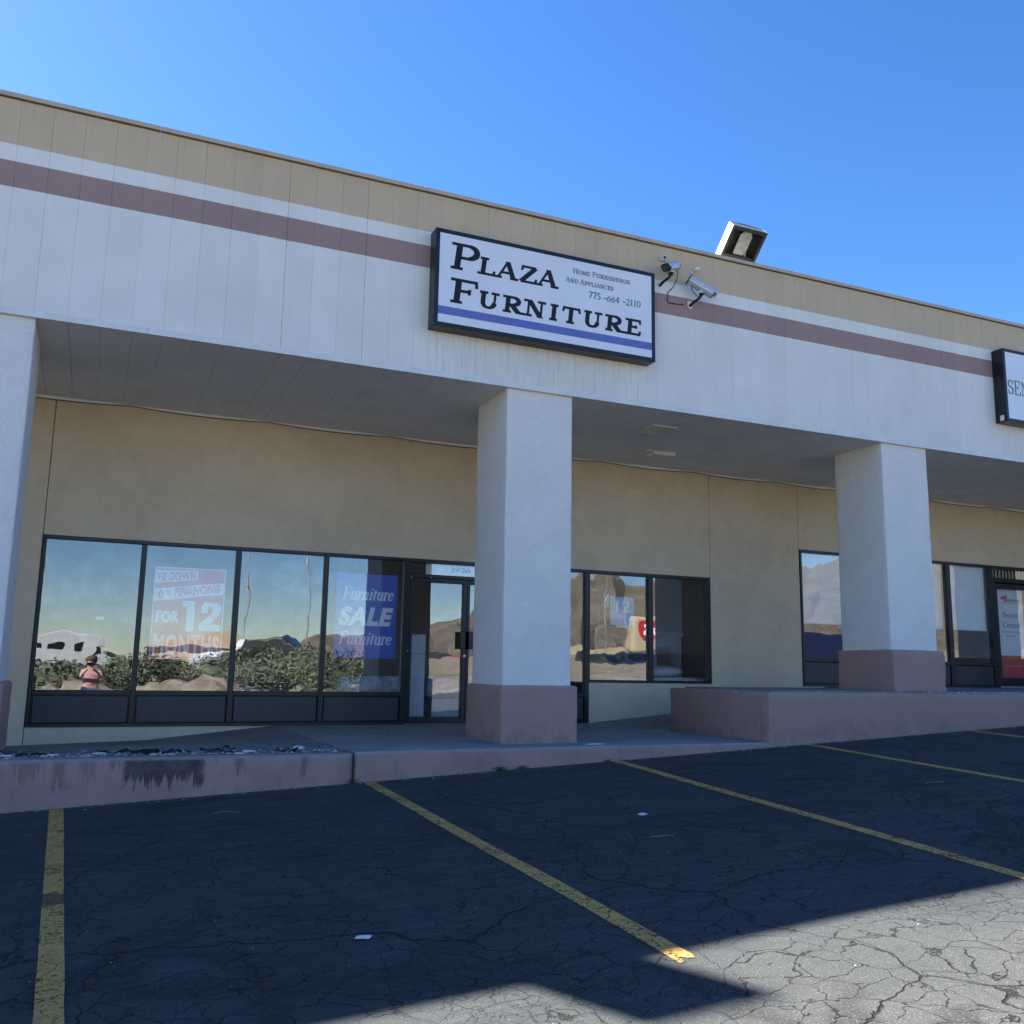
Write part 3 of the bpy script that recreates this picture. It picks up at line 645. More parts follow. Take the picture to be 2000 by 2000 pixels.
# ------------------------------------------------------------------ serif stroke lettering
def arc(cx, cy, rx, ry, a0, a1, n=18): return [(cx + rx * math.cos(math.radians(a0 + (a1 - a0) * i / n)), cy + ry * math.sin(math.radians(a0 + (a1 - a0) * i / n)), a0 + (a1 - a0) * i / n) for i in range(n + 1)]
GL = {  # width, strokes: ('l',x0,y0,x1,y1,w)  w: T/t ; ('a',cx,cy,rx,ry,a0,a1) contrast arc ; ('s',x,y[,l,r]) slab
'P': (.78, [('l', .22, 0, .22, 1, 'T'), ('s', .22, 0), ('s', .16, 1, 1, 0), ('l', .2, 1, .44, 1, 't'), ('a', .44, .73, .26, .27, 90, -90), ('l', .44, .46, .22, .46, 't')]),
'L': (.72, [('l', .22, 0, .22, 1, 'T'), ('s', .22, 1), ('s', .18, 0, 1, 0), ('l', .2, 0, .66, 0, 't'), ('l', .655, 0, .69, .26, 't')]),
'A': (.86, [('l', .12, 0, .44, 1, 't'), ('l', .43, 1, .74, 0, 'T'), ('l', .24, .33, .62, .33, 't'), ('s', .12, 0), ('s', .76, 0)]),
'Z': (.76, [('l', .12, 1, .66, 1, 't'), ('l', .62, .97, .14, .03, 'T'), ('l', .1, 0, .68, 0, 't'), ('l', .13, 1, .10, .74, 't'), ('l', .68, 0, .72, .26, 't')]),
'F': (.74, [('l', .22, 0, .22, 1, 'T'), ('s', .22, 0), ('s', .16, 1, 1, 0), ('l', .2, 1, .66, 1, 't'), ('l', .66, 1, .69, .74, 't'), ('l', .22, .52, .52, .52, 't'), ('l', .52, .64, .52, .38, 't')]),
'U': (.84, [('l', .2, .36, .2, 1, 'T'), ('a', .42, .36, .22, .36, 180, 360), ('l', .64, .36, .64, 1, 't'), ('s', .2, 1), ('s', .64, 1)]),
'R': (.82, [('l', .22, 0, .22, 1, 'T'), ('s', .22, 0), ('s', .16, 1, 1, 0), ('l', .2, 1, .40, 1, 't'), ('a', .40, .745, .24, .255, 90, -90), ('l', .40, .49, .22, .49, 't'), ('l', .38, .48, .70, 0, 'T'), ('s', .73, 0, .5, 1)]),
'N': (.92, [('l', .2, 0, .2, 1, 't'), ('l', .2, 1, .72, 0, 'T'), ('l', .72, 0, .72, 1, 't'), ('s', .2, 0), ('s', .15, 1, 1, .4), ('s', .72, 1)]),
'I': (.44, [('l', .22, 0, .22, 1, 'T'), ('s', .22, 0), ('s', .22, 1)]),
'T': (.78, [('l', .38, 0, .38, 1, 'T'), ('l', .08, 1, .70, 1, 't'), ('s', .38, 0), ('l', .08, 1, .05, .72, 't'), ('l', .70, 1, .73, .72, 't')]),
'E': (.76, [('l', .22, 0, .22, 1, 'T'), ('s', .16, 1, 1, 0), ('s', .16, 0, 1, 0), ('l', .2, 1, .65, 1, 't'), ('l', .65, 1, .68, .75, 't'), ('l', .22, .52, .5, .52, 't'), ('l', .5, .64, .5, .40, 't'), ('l', .2, 0, .67, 0, 't'), ('l', .67, 0, .71, .25, 't')]),
'H': (.90, [('l', .2, 0, .2, 1, 'T'), ('l', .7, 0, .7, 1, 'T'), ('l', .2, .5, .7, .5, 't'), ('s', .2, 0), ('s', .2, 1), ('s', .7, 0), ('s', .7, 1)]),
'O': (.84, [('a', .42, .5, .33, .5, 0, 360)]),
'M': (1.04, [('l', .2, 0, .2, 1, 't'), ('l', .2, 1, .5, .08, 'T'), ('l', .5, .08, .82, 1, 't'), ('l', .82, 0, .82, 1, 'T'), ('s', .2, 0), ('s', .16, 1, 1, 0), ('s', .82, 0), ('s', .86, 1, 0, 1)]),
'S': (.66, [('a', .34, .745, .22, .255, 20, 235), ('a', .34, .255, .24, .255, 55, -165), ('l', .18, .60, .50, .40, 'T'), ('l', .56, .98, .56, .72, 't'), ('l', .11, .28, .11, .02, 't')]),
'G': (.84, [('a', .44, .5, .34, .5, 38, 322), ('l', .72, .40, .72, .08, 'T'), ('s', .70, .44), ('l', .71, .96, .71, .70, 't')]),
'D': (.86, [('l', .22, 0, .22, 1, 'T'), ('l', .14, 1, .42, 1, 't'), ('l', .14, 0, .42, 0, 't'), ('a', .42, .5, .34, .5, 90, -90)]),
'C': (.80, [('a', .44, .5, .34, .5, 38, 322), ('l', .71, .96, .71, .70, 't')]),
'0': (.62, [('a', .31, .5, .22, .5, 0, 360)]), '1': (.5, [('l', .27, 0, .27, 1, 'T'), ('s', .27, 0), ('l', .27, .98, .12, .88, 't')]),
'2': (.60, [('a', .30, .72, .20, .28, 165, -30), ('l', .46, .58, .10, .06, 't'), ('l', .08, 0, .52, 0, 'T'), ('l', .52, 0, .55, .18, 't')]),
'3': (.60, [('a', .28, .76, .19, .24, 150, -90), ('a', .27, .27, .22, .27, 90, -150)]),
'4': (.64, [('l', .40, 0, .40, 1, 'T'), ('l', .40, 1, .06, .30, 't'), ('l', .06, .29, .58, .29, 't')]),
'5': (.58, [('a', .26, .30, .24, .30, 110, -150), ('l', .14, .52, .16, 1, 't'), ('l', .14, 1, .48, 1, 'T')]),
'6': (.62, [('a', .31, .30, .22, .30, 0, 360), ('l', .11, .36, .20, .68, 'T'), ('l', .20, .66, .46, .98, 't')]),
'7': (.58, [('l', .07, 1, .52, 1, 'T'), ('l', .51, .98, .22, 0, 'T'), ('l', .08, 1, .08, .84, 't')]),
'9': (.62, [('a', .31, .70, .22, .30, 0, 360), ('l', .51, .64, .42, .32, 'T'), ('l', .42, .34, .16, .02, 't')]),
'-': (.5, [('l', .06, .38, .44, .38, 'T')]), ' ': (.36, []),
'u': (.62, [('l', .15, .2, .15, .64, 'T'), ('a', .30, .2, .15, .2, 180, 330), ('l', .48, 0, .48, .64, 'T'), ('s', .10, .64, 1, 0), ('s', .43, .64, 1, 0), ('s', .52, 0, 0, 1)]),
'r': (.46, [('l', .16, 0, .16, .64, 'T'), ('s', .16, 0), ('s', .12, .64, 1, 0), ('a', .30, .46, .13, .18, 150, 50), ('l', .38, .58, .41, .52, 'T')]),
'n': (.66, [('l', .15, 0, .15, .64, 'T'), ('a', .32, .44, .16, .2, 170, 0), ('l', .48, 0, .48, .44, 'T'), ('s', .15, 0), ('s', .48, 0), ('s', .10, .64, 1, 0)]),
'i': (.32, [('l', .16, 0, .16, .64, 'T'), ('s', .16, 0), ('s', .12, .64, 1, 0), ('l', .16, .80, .16, .94, 'T')]),
't': (.38, [('l', .17, .10, .17, .84, 'T'), ('a', .26, .12, .09, .12, 180, 300), ('l', .04, .62, .33, .62, 't')]),
'e': (.54, [('a', .27, .32, .19, .32, 15, 325), ('l', .09, .36, .45, .36, 't')]),
'o': (.56, [('a', .28, .32, .20, .32, 0, 360)]),
}
def glyph(mb, ch, x, z, h, w, T, t, y0, sl=0, mi=0, serif=.11):
    """draws ch with its left edge at x, baseline z, cap height h, width w; strokes are staggered prisms in front of y0"""
    gw, ops = GL[ch]; kx = w / gw; cnt = 0
    def P(a, b): return (x + a * kx + sl * b * h, z + t / 2 + b * (h - t))
    def strip(pts, ws):
        nonlocal cnt
        d = .0016 + .00035 * cnt; cnt += 1
        L = []; R = []
        for i, (px, pz) in enumerate(pts):
            q0 = pts[max(i - 1, 0)]; q1 = pts[min(i + 1, len(pts) - 1)]
            dx, dz = q1[0] - q0[0], q1[1] - q0[1]; l_ = math.hypot(dx, dz) or 1
            nx, nz = -dz / l_ * ws[i] / 2, dx / l_ * ws[i] / 2
            L.append((px + nx, pz + nz)); R.append((px - nx, pz - nz))
        n = len(pts); V = [(a, y0 - d, b) for a, b in L] + [(a, y0 - d, b) for a, b in R] + [(a, y0 - .0002, b) for a, b in L] + [(a, y0 - .0002, b) for a, b in R]
        fs = []
        for i in range(n - 1):
            fs.append((i, n + i, n + i + 1, i + 1)); fs.append((2 * n + i, i, i + 1, 2 * n + i + 1)); fs.append((n + i, 3 * n + i, 3 * n + i + 1, n + i + 1))
        mb.add(V, fs, mi)
    for o in ops:
        if o[0] == 'l' and abs(o[4] - o[2]) * h > .45 * abs(o[3] - o[1]) * kx:
            # upright and slanting strokes: cut flat at their ends
            ww = T if o[5] == 'T' else t
            def Q(a, b): return (x + a * kx + sl * b * h, z + (b * h if b in (0, 1) else t / 2 + b * (h - t)))
            a, b = Q(o[1], o[2]), Q(o[3], o[4])
            dx, dz = b[0] - a[0], b[1] - a[1]; hw = ww / 2 * math.hypot(dx - sl * dz, dz) / abs(dz)
            d = .0016 + .00035 * cnt; cnt += 1
            q4 = [(a[0] - hw, a[1]), (a[0] + hw, a[1]), (b[0] + hw, b[1]), (b[0] - hw, b[1])]
            V = [(p, y0 - d, q) for p, q in q4] + [(p, y0 - .0002, q) for p, q in q4]
            mb.add(V, [(0, 1, 2, 3)] + [(i, i + 4, (i + 1) % 4 + 4, (i + 1) % 4) for i in range(4)], mi)
        elif o[0] == 'l':
            a, b = P(o[1], o[2]), P(o[3], o[4]); ww = T if o[5] == 'T' else t
            dx, dz = b[0] - a[0], b[1] - a[1]; l_ = math.hypot(dx, dz) or 1; e = t / 2 if abs(dz) > abs(dx) * .5 else 0
            a = (a[0] - dx / l_ * e, a[1] - dz / l_ * e); b = (b[0] + dx / l_ * e, b[1] + dz / l_ * e)
            strip([a, b], [ww, ww])
        elif o[0] == 'a':
            pts = arc(*o[1:7]); strip([P(a, b) for a, b, _ in pts], [t + (T - t) * abs(math.cos(math.radians(g))) ** 1.3 for _, _, g in pts])
        else:
            l_, r_ = (o[3], o[4]) if len(o) > 3 else (1, 1)
            cx, cz = P(o[1], o[2]); s_ = serif * h + T / 2
            if serif: strip([(cx - s_ * l_, cz), (cx + s_ * r_, cz)], [t, t])
def text(mb, s, x, z, h, width, T, t, y0, sl=0, serif=.11, small=None, mi=0):
    sc = small or 1; tot = sum(GL[c][0] * (1 if (i == 0 or s[i - 1] == ' ' or small is None) else sc) for i, c in enumerate(s)); k = width / tot
    for i, c in enumerate(s):
        q = 1 if (i == 0 or s[i - 1] == ' ' or small is None) else sc
        w = GL[c][0] * q * k
        if c != ' ': glyph(mb, c, x, z, h * q, w, T, t, y0, sl, mi, serif)
        x += w
def sans(parent, name, s, x, z, h, width, mat, y0, bold=.02, shear=0, th=.0012, lean=0):
    """built-in sans lettering turned into a mesh: cap height h, fitted to width"""
    cu = bpy.data.curves.new(name, 'FONT'); cu.body = s; cu.size = 1; cu.offset = bold; cu.shear = shear; cu.space_character = 1.04 + bold * 1.5; cu.extrude = .5; cu.resolution_u = 3
    to = bpy.data.objects.new('tmp', cu); COL.objects.link(to)
    dgx = bpy.context.evaluated_depsgraph_get(); me = bpy.data.meshes.new_from_object(to.evaluated_get(dgx)); me.name = name
    bpy.data.objects.remove(to); 
    xs = [v.co.x for v in me.vertices]; ys = [v.co.y for v in me.vertices]; a, b, c, d = min(xs), max(xs), min(ys), max(ys)
    for v in me.vertices:
        px = x + (v.co.x - a) / (b - a) * width
        v.co = Vector((px, y0 - (v.co.z + .5) * th - .0002, z + (v.co.y - c) / (d - c) * h + lean * (px - x)))
    me.materials.clear(); me.materials.append(M[mat])
    for p in me.polygons: p.flip() if False else None
    return link(name, me, parent)

# ------------------------------------------------------------------ cabinet signs
def sign_cabinet(x0, x1, z0, z1, label):
    s = empty('shop_sign', (x0, 10, z0), label, 'sign'); W, H = x1 - x0, z1 - z0; y0 = -.20
    fr = .050
    MB().box(0, W, y0 + .012, -.004, 0, H).build('cabinet', 'signblk', s, .004, 1)
    for q in ((0, W, 0, fr), (0, W, H - fr, H)): MB().box(q[0], q[1], y0 - .006, y0 + .0115, q[2], q[3]).build('retainer', 'signblk', s, .003, 1)
    for a, b in ((0, fr), (W - fr, W)): MB().box(a, b, y0 - .0055, y0 + .0112, fr + .0005, H - fr - .0005).build('retainer', 'signblk', s, .003, 1)
    MB().box(fr, W - fr, y0, y0 + .011, fr, H - fr).build('sign_face', 'signface', s)
    return s, y0
SX0, SZ0 = 3.276, 3.886
s1, sy = sign_cabinet(3.276, 6.252, 3.886, 5.078, 'large white furniture shop sign in a black cabinet on the fascia above the middle column')
mb = MB(); base_z = 4.606
T_, t_ = .078, .036
for ch, a, b, h in (('P', 3.438, 3.80, .333), ('L', 3.80, 4.02, .222), ('A', 4.02, 4.31, .222), ('Z', 4.325, 4.575, .222), ('A', 4.56, 4.85, .222)):
    glyph(mb, ch, a - SX0, base_z - SZ0, h, b - a, T_ if h > .3 else .060, t_ if h > .3 else .031, sy, .12)
for ch, a, b, h in (('F', 3.438, 3.80, .306), ('U', 3.805, 4.085, .214), ('R', 4.115, 4.385, .214), ('N', 4.395, 4.695, .214), ('I', 4.725, 4.875, .214), ('T', 4.905, 5.165, .214), ('U', 5.195, 5.475, .214), ('R', 5.505, 5.775, .214), ('E', 5.80, 6.04, .214)):
    glyph(mb, ch, a - SX0, 4.192 - SZ0, h, b - a, T_ if h > .3 else .060, t_ if h > .3 else .031, sy, .10)
mb.build('shop_name_lettering', 'ink', s1)
mb = MB()
def line_(): 
    global mb
    mb.build('small_lettering', 'grey_ink', s1); mb = MB()
text(mb, 'HOME FURNISHINGS', 5.065 - SX0, 4.857 - SZ0, .068, .82, .0115, .0062, sy, 0, .08, .80); line_()
text(mb, 'AND APPLIANCES', 4.965 - SX0, 4.728 - SZ0, .068, .68, .0115, .0062, sy, 0, .08, .80); line_()
text(mb, '775 -664 -2110', 5.285 - SX0, 4.574 - SZ0, .085, .755, .0145, .008, sy, .06, .06)
mb.build('small_lettering', 'grey_ink', s1)
MB().box(.051, 2.925, sy - .0012, sy - .0001, 4.035 - SZ0, 4.132 - SZ0).build('stripe', 'bluestripe', s1)
s2, sy = sign_cabinet(12.585, 15.56, 3.905, 5.075, 'white senior center sign in a black cabinet, cut off by the right edge')
mb = MB(); text(mb, 'SENIOR CENTER', .062, 4.347 - 3.905, .232, 1.95, .026, .013, sy, 0, .05); mb.build('lettering', 'grey_ink', s2)
MB().box(-.002, -.0005, -.155, -.085, .02, .105).build('sticker', 'wplastic', s2)

# ------------------------------------------------------------------ posters and number behind the glass
PY = 13.66
def poster(label, x0, x1, z0, z1, mat):
    p = empty('window_poster', (x0, PY, z0), label, 'poster'); MB().box(0, x1 - x0, 0, .003, 0, z1 - z0).build('sheet', mat, p); return fit(p)
p = poster('red and white poster reading $0 down 0% financing for 12 months in the second window', .708, 1.640, .068, 1.310, 'poster_red')
def quad(mb, pts, x0, z0, d=.001):
    V = [(a - x0, -d, b - z0) for a, b in pts] + [(a - x0, -.0001, b - z0) for a, b in pts]
    mb.add(V, [(0, 1, 2, 3), (0, 4, 5, 1), (1, 5, 6, 2), (2, 6, 7, 3), (3, 7, 4, 0)])
mb = MB()
for pts in ([(.708, 1.296), (1.640, 1.296), (1.640, 1.31), (.708, 1.31)], [(.708, .068), (.722, .068), (.722, 1.295), (.708, 1.295)], [(1.626, .068), (1.64, .068), (1.64, 1.295), (1.626, 1.295)], [(.723, .068), (1.625, .068), (1.625, .080), (.723, .080)],
            [(.723, 1.085), (1.268, 1.150), (1.268, 1.275), (.723, 1.262)], [(.723, .842), (1.622, .965), (1.622, 1.125), (.723, 1.010)]): quad(mb, pts, .708, .068)
mb.build('white_bands', 'poster_white', p)
kz = lambda v: v - .068
kx = lambda v: v - .708
sans(p, 'lettering', '$', kx(.745), kz(1.14), .085, .045, 'poster_red', -.0012, .03, th=.001, lean=.05)
sans(p, 'lettering', '0 DOWN', kx(.80), kz(1.115), .125, .44, 'poster_red', -.0012, .035, th=.001, lean=.07)
sans(p, 'lettering', '0', kx(.765), kz(.865), .125, .075, 'poster_red', -.0012, .035, th=.001)
sans(p, 'lettering', '%', kx(.85), kz(.925), .07, .075, 'poster_red', -.0012, .01, th=.001)
sans(p, 'lettering', 'FINANCING', kx(.98), kz(.905), .125, .59, 'poster_red', -.0012, .035, th=.001, lean=.13)
sans(p, 'lettering', 'FOR', kx(.758), kz(.55), .17, .30, 'poster_white', -.0002, .05, th=.001)
# blocky 12
mb = MB()
quad(mb, [(1.150, .445), (1.255, .445), (1.255, .858), (1.150, .858)], .708, .068)
quad(mb, [(1.088, .775), (1.1495, .790), (1.1495, .858), (1.098, .858)], .708, .068)
for pts in ([(1.325, .455), (1.60, .455), (1.60, .545), (1.325, .545)], [(1.325, .546), (1.455, .546), (1.60, .70), (1.49, .70)], [(1.49, .701), (1.60, .701), (1.60, .79), (1.49, .79)], [(1.38, .791), (1.60, .791), (1.55, .848), (1.43, .848)], [(1.34, .70), (1.43, .70), (1.43, .79), (1.34, .79)], [(1.34, .7905), (1.379, .7905), (1.429, .848), (1.385, .848)]): quad(mb, pts, .708, .068, .0009)
mb.build('big_number', 'poster_white', p)
sans(p, 'lettering', 'MONTHS', kx(.745), kz(.10), .305, .86, 'poster_white', -.0002, .045, th=.001)

p = poster('blue furniture sale poster hung in the pane left of the door', 3.205, 4.135, .130, 1.366, 'poster_blue')
mb = MB(); text(mb, 'Furniture', .085, .852, .19, .78, .030, .013, 0, .22, .05); text(mb, 'Furniture', .055, .198, .19, .80, .030, .013, 0, .22, .05); mb.build('lettering', 'poster_white', p)
sans(p, 'lettering', 'SALE', .050, .472, .28, .83, 'poster_white', -.0002, .05, .22, th=.001)
p = poster('small light blue poster with a 12 in the window right of the middle column', 7.80, 8.253, .758, 1.228, 'poster_lblue')
sans(p, 'lettering', '12', .10, .215, .20, .27, 'poster_pale', -.0002, .03, .1, th=.001)
sans(p, 'lettering', 'MONTHS', .10, .115, .07, .22, 'poster_pale', -.0002, .02, th=.001)
box('poster_note', 'wplastic', p, .12, .33, -.002, .0, -.035, -.005)
p = poster('white and red senior center poster behind the glass of the right hand door', 16.865, 17.60, -.035, 1.835, 'poster_white')
MB().box(0, .735, -.0010, -.0001, .0, .49).build('red_band', 'poster_red', p)
MB().box(0, .735, -.0016, -.0011, .385, .49).build('orange_band', simple('printed_orange', (.60, .18, .10), .5, .4, var=.05), p)
mb = MB(); text(mb, 'Senior', .13, 1.262, .115, .46, .016, .006, 0, 0, .05); text(mb, 'Center', .12, 1.055, .115, .50, .016, .006, 0, 0, .05); mb.build('lettering', 'ink', p)
sans(p, 'lettering', 'Open Monday-Friday', .07, .945, .05, .56, 'grey_ink', -.0002, 0, th=.001)
sans(p, 'lettering', '8am-2pm', .21, .865, .045, .25, 'grey_ink', -.0002, 0, th=.001)
sans(p, 'lettering', 'FOUNDATION', .24, 1.59, .055, .40, 'ink', -.0002, .02, th=.001)
sans(p, 'lettering', '(775) 664-3800', .12, .25, .06, .5, 'cream', -.0012, 0, th=.001)
lg = MB(); lg.prism([(.09, 1.64), (.13, 1.70), (.24, 1.70), (.27, 1.75), (.29, 1.70), (.30, 1.65), (.21, 1.65), (.25, 1.60), (.22, 1.57), (.18, 1.63)], 'y', -.0012, -.0002); lg.box(.10, .64, -.0012, -.0002, 1.555, 1.565)
lg.build('emblem', 'poster_red', p)
p = empty('number_plate', (4.575, 13.66, 1.40), 'white transom panel with the street number 1936 over the entrance', 'sign')
fit(p); MB().box(0, 1.50, 0, .01, -.0, .185).build('panel', 'poster_white', p)
mb = MB(); text(mb, '1936', .40, .070, .082, .33, .028, .013, 0, 0, .09); mb.build('lettering', 'ink', p)

# small sticker and window tape
tag(box('window_sticker', 'wplastic', None, .02, .115, 13.0955, 13.0975, .54, .58), 'small white sticker on the glass of the leftmost pane', 'sticker')

# ------------------------------------------------------------------ things inside the shops
c = empty('cabinet', (4.43, 13.86, -.80), 'narrow white two-door cabinet standing just inside the left entrance door', 'cabinet'); fit(c)
MB().box(0, .25, .012, .45, 0, 1.31).build('carcass', 'linen', c, .01); 
for z0_, z1_ in ((.02, .99), (1.015, 1.29)): MB().box(.008, .242, -.012, .011, z0_, z1_).build('cabinet_door', 'linen', c, .008)
m_ = empty('mattress', (3.35, 13.85, -.80), 'plastic-wrapped mattress on a dark bed base behind the sale poster pane', 'mattress'); fit(m_)
MB().box(0, 1.25, .0, 1.9, .40, .68).build('mattress_body', 'plasticwrap', m_, .07, 4); MB().box(.02, 1.23, .03, 1.87, .0, .38).build('bed_base', 'lampd', m_, .01)
m_ = empty('mattress', (4.86, 14.3, -.80), 'plastic-wrapped mattress lying on a white box inside the entrance doors', 'mattress', None, (0, 0, .1)); fit(m_)
MB().box(0, 1.9, 0, 1.5, .34, .68).build('mattress_body', 'plasticwrap', m_, .08, 4); MB().box(.12, 1.7, .05, 1.4, .02, .33).build('base_box', 'wood', m_, .01)
m_ = empty('bed', (8.55, 13.95, -.80), 'bed with a white cover below the sill in the right window', 'bed'); fit(m_)
MB().box(0, 1.4, 0, 1.95, .35, .72).build('mattress_body', 'linen', m_, .08, 4); MB().box(.03, 1.37, .03, 1.9, .0, .34).build('bed_base', 'lampd', m_, .01)
pl = MB(); V = []; fs = []; nu, nv = 20, 12
for j in range(nv + 1):
    for i in range(nu):
        th = 2 * PI * i / nu; ph = -PI / 2 + PI * j / nv
        q = lambda c_, e: math.copysign(abs(c_) ** e, c_)
        V.append((.42 * q(math.cos(th), .6) * q(math.cos(ph), .8), .26 * q(math.sin(th), .6) * q(math.cos(ph), .8), .10 * math.sin(ph) * (1 + .08 * math.sin(3 * th))))
for j in range(nv):
    for i in range(nu): fs.append((j * nu + i, j * nu + (i + 1) % nu, (j + 1) * nu + (i + 1) % nu, (j + 1) * nu + i))
pl.add(V, fs); o = pl.build('pillow', 'linen', None, smooth=True, loc=(9.28, 14.5, .015)); fit(o); tag(o, 'plump white pillow lying on the bed in the right window', 'pillow')
m_ = empty('mantel_shelf', (9.85, 15.6, -.80), 'pale mantel frame standing behind the bed in the right window', 'mantel'); fit(m_)
MB().box(-.06, .70, 0, .3, 1.50, 1.58).build('shelf', 'wood', m_, .01)
for a in (0, .56): MB().box(a, a + .10, .03, .25, 0, 1.495).build('leg', 'wood', m_, .006)
MB().box(.101, .559, .05, .2, 1.28, 1.49).build('header', 'wood', m_, .006)
# a sofa deeper in the shop
for nm, (x, y, lab) in {'a': (.3, 17.5, 'dark two-seat sofa deep inside behind the financing poster'), 'b': (1.9, 19.2, 'grey sofa at the back of the furniture shop')}.items():
    so = fit(empty('sofa', (x, y, -.80), lab, 'sofa')); mt_ = 'kick' if nm == 'a' else 'room'
    MB().box(0, 1.7, 0, .85, .08, .42).build('seat', mt_, so, .05, 3); MB().box(0, 1.7, .60, .9, .425, .9).build('backrest', mt_, so, .06, 3)
    for a in (-.18, 1.705): MB().box(a, a + .175, 0, .88, .08, .62).build('armrest', mt_, so, .05, 3)
for i, (a, b, lab) in enumerate(((11.75, 12.89, 'grey roller shade half down in the pane left of the right column'), (12.98, 14.11, 'grey roller shade mostly hidden behind the right column'), (14.20, 15.33, 'grey roller shade in the sliver of pane just right of the right column'), (15.45, 16.52, 'grey roller shade in the full pane beside the senior center door'))):
    r_ = empty('roller_shade', (a, 13.67, .93), lab, 'shade', 'roller shades'); fit(r_); MB().box(0, b - a, 0, .004, .03, 1.28).build('fabric', 'shade', r_); MB().box(0, b - a, -.006, .010, 0, .0295).build('bottom_bar', 'wplastic', r_)
    MB().tube([(0, .02, 1.30), (b - a, .02, 1.30)], .022, 8).build('roller', 'wplastic', r_)
r_ = empty('vertical_blind', (16.72, 13.70, 2.02), 'row of cream vertical blind slats behind the right transom', 'blind'); fit(r_)
sl_ = MB().prism([(0, 0), (.045, .012), (.09, 0), (.09, .004), (.045, .016), (0, .004)], 'z', 0, .19).mesh('slat', 'cream')
for i in range(24): link('slat', sl_, r_, loc=(i * .098, 0, 0)).rotation_euler = (0, 0, .35)
tag(box('desk', 'wood', None, 15.15, 15.7, 14.1, 14.7, .44, .50, .01), 'small desk top behind the pane beside the senior center door', 'desk')
box('desk_pedestal', 'kick', bpy.data.objects['desk'], 15.2, 15.6, 14.15, 14.65, -.18, .439)

# ------------------------------------------------------------------ cameras on the fascia
def bullet(loc, yaw, pitch, L, label):
    c = empty('security_camera', loc, label, 'security camera')
    bk = MB(); bk.prism([(-.035, .05), (.035, .05), (.042, -.02), (.022, -.055), (-.022, -.055), (-.042, -.02)], 'y', -.006, -.0005); bk.build('wall_plate', 'wplastic', c)
    MB().tube([(0, -.006, -.02), (.0, -.08, .0), (.03, -.17, .03), (.05, -.20, .075)], [.02, .018, .018, .02], 10).build('bracket_arm', 'dplastic', c, smooth=True)
    MB().tube([(.05, -.20, .076), (.05, -.20, .092)], .034, 14).build('bracket_collar', 'dplastic', c)
    kn = MB(); kn.box(.02, .08, -.225, -.175, .0925, .135); kn.build('bracket_knuckle', 'wplastic', c, .008)
    h = bpy.data.objects.new('housing', None)
    R_ = Matrix.Translation((.05, -.20, .175)) @ Matrix.Rotation(yaw, 4, 'Z') @ Matrix.Rotation(pitch, 4, 'Y')
    def loc_(mb):
        mb.v = [tuple(R_ @ Vector(v)) for v in mb.v]; return mb
    # local +X is the lens end; octagonal body
    w, hh = .064, .050
    prof = [(-w, -hh * .5), (-w * .6, -hh), (w * .6, -hh), (w, -hh * .5), (w, hh * .35), (w * .7, hh), (-w * .7, hh), (-w, hh * .35)]
    b = loc_(MB().prism(prof, 'x', -L * .52, L * .46)).build('housing', 'steel', c, .004, 1)
    hood = [(-w * 1.12, hh * .15), (-w * 1.12, hh * .5), (-w * .75, hh * 1.16), (w * .75, hh * 1.16), (w * 1.12, hh * .5), (w * 1.12, hh * .15), (w * 1.06, hh * .15), (w * 1.06, hh * .45), (w * .7, hh * 1.06), (-w * .7, hh * 1.06), (-w * 1.06, hh * .45), (-w * 1.06, hh * .15)]
    loc_(MB().prism(hood, 'x', -L * .50, L * .60)).build('sunshield', 'steel', c)
    loc_(MB().prism([(q[0] * 1.03, q[1] * 1.03) for q in prof], 'x', L * .455, L * .475)).build('front_bezel', 'dplastic', c)
    loc_(MB().box(L * .4751, L * .485, -.044, .044, -.034, .036)).build('lens_window', 'lens', c)
    loc_(MB().prism([(q[0] * 1.04, q[1] * 1.04) for q in prof], 'x', -L * .545, -L * .515)).build('rear_cap', 'dplastic', c)
    return c, R_
c1, R1 = bullet((6.455, 9.998, 5.045), PI + .50, .42, .29, 'boxy silver security camera pointing left, right of the furniture sign')
pa = R1 @ Vector((-.11, .02, -.04))
MB().tube([pa, (pa.x + .02, pa.y, pa.z - .05), (.20, -.10, .06), (.19, -.03, -.02), (.12, -.012, -.10), (.115, -.012, -.22), (.14, -.012, -.235), (.26, -.012, -.232), (.36, -.015, -.22)], .006, 6).build('cable', 'dplastic', c1, smooth=True)
c2, R2 = bullet((6.925, 9.998, 4.845), -.30, .50, .38, 'long silver security camera pointing right and down, lower of the pair beside the furniture sign')
pa = R2 @ Vector((-.12, -.01, -.04))
MB().tube([pa, (pa.x - .02, pa.y, pa.z - .06), (-.03, -.19, .06), (.0, -.19, .045), (.04, -.17, .03)], .006, 6).build('cable', 'dplastic', c2, smooth=True)
c3 = empty('security_camera', (6.50, 9.998, 5.40), 'tiny white dome camera above the boxy camera by the furniture sign', 'security camera')
MB().tube([(0, 0, 0), (0, -.012, 0)], .036, 16).build('mount', 'wplastic', c3)
MB().tube([(0, -.0125, 0), (-.004, -.03, -.003), (-.012, -.07, -.006), (-.015, -.085, -.008)], [.026, .034, .034, .027], 16).build('body', 'wplastic', c3, smooth=True)
MB().tube([(-.0152, -.0855, -.0081), (-.016, -.089, -.0085)], .022, 16).build('lens', 'lens', c3)
MB().tube([(.03, -.008, -.02), (.06, -.008, -.10), (.075, -.008, -.17), (.11, -.008, -.205), (.16, -.008, -.20)], .0035, 5).build('cable', 'dplastic', c3)
c4 = empty('sensor_light', (6.985, 9.998, 5.335), 'small white sensor on a swivel arm between the two silver cameras', 'sensor')
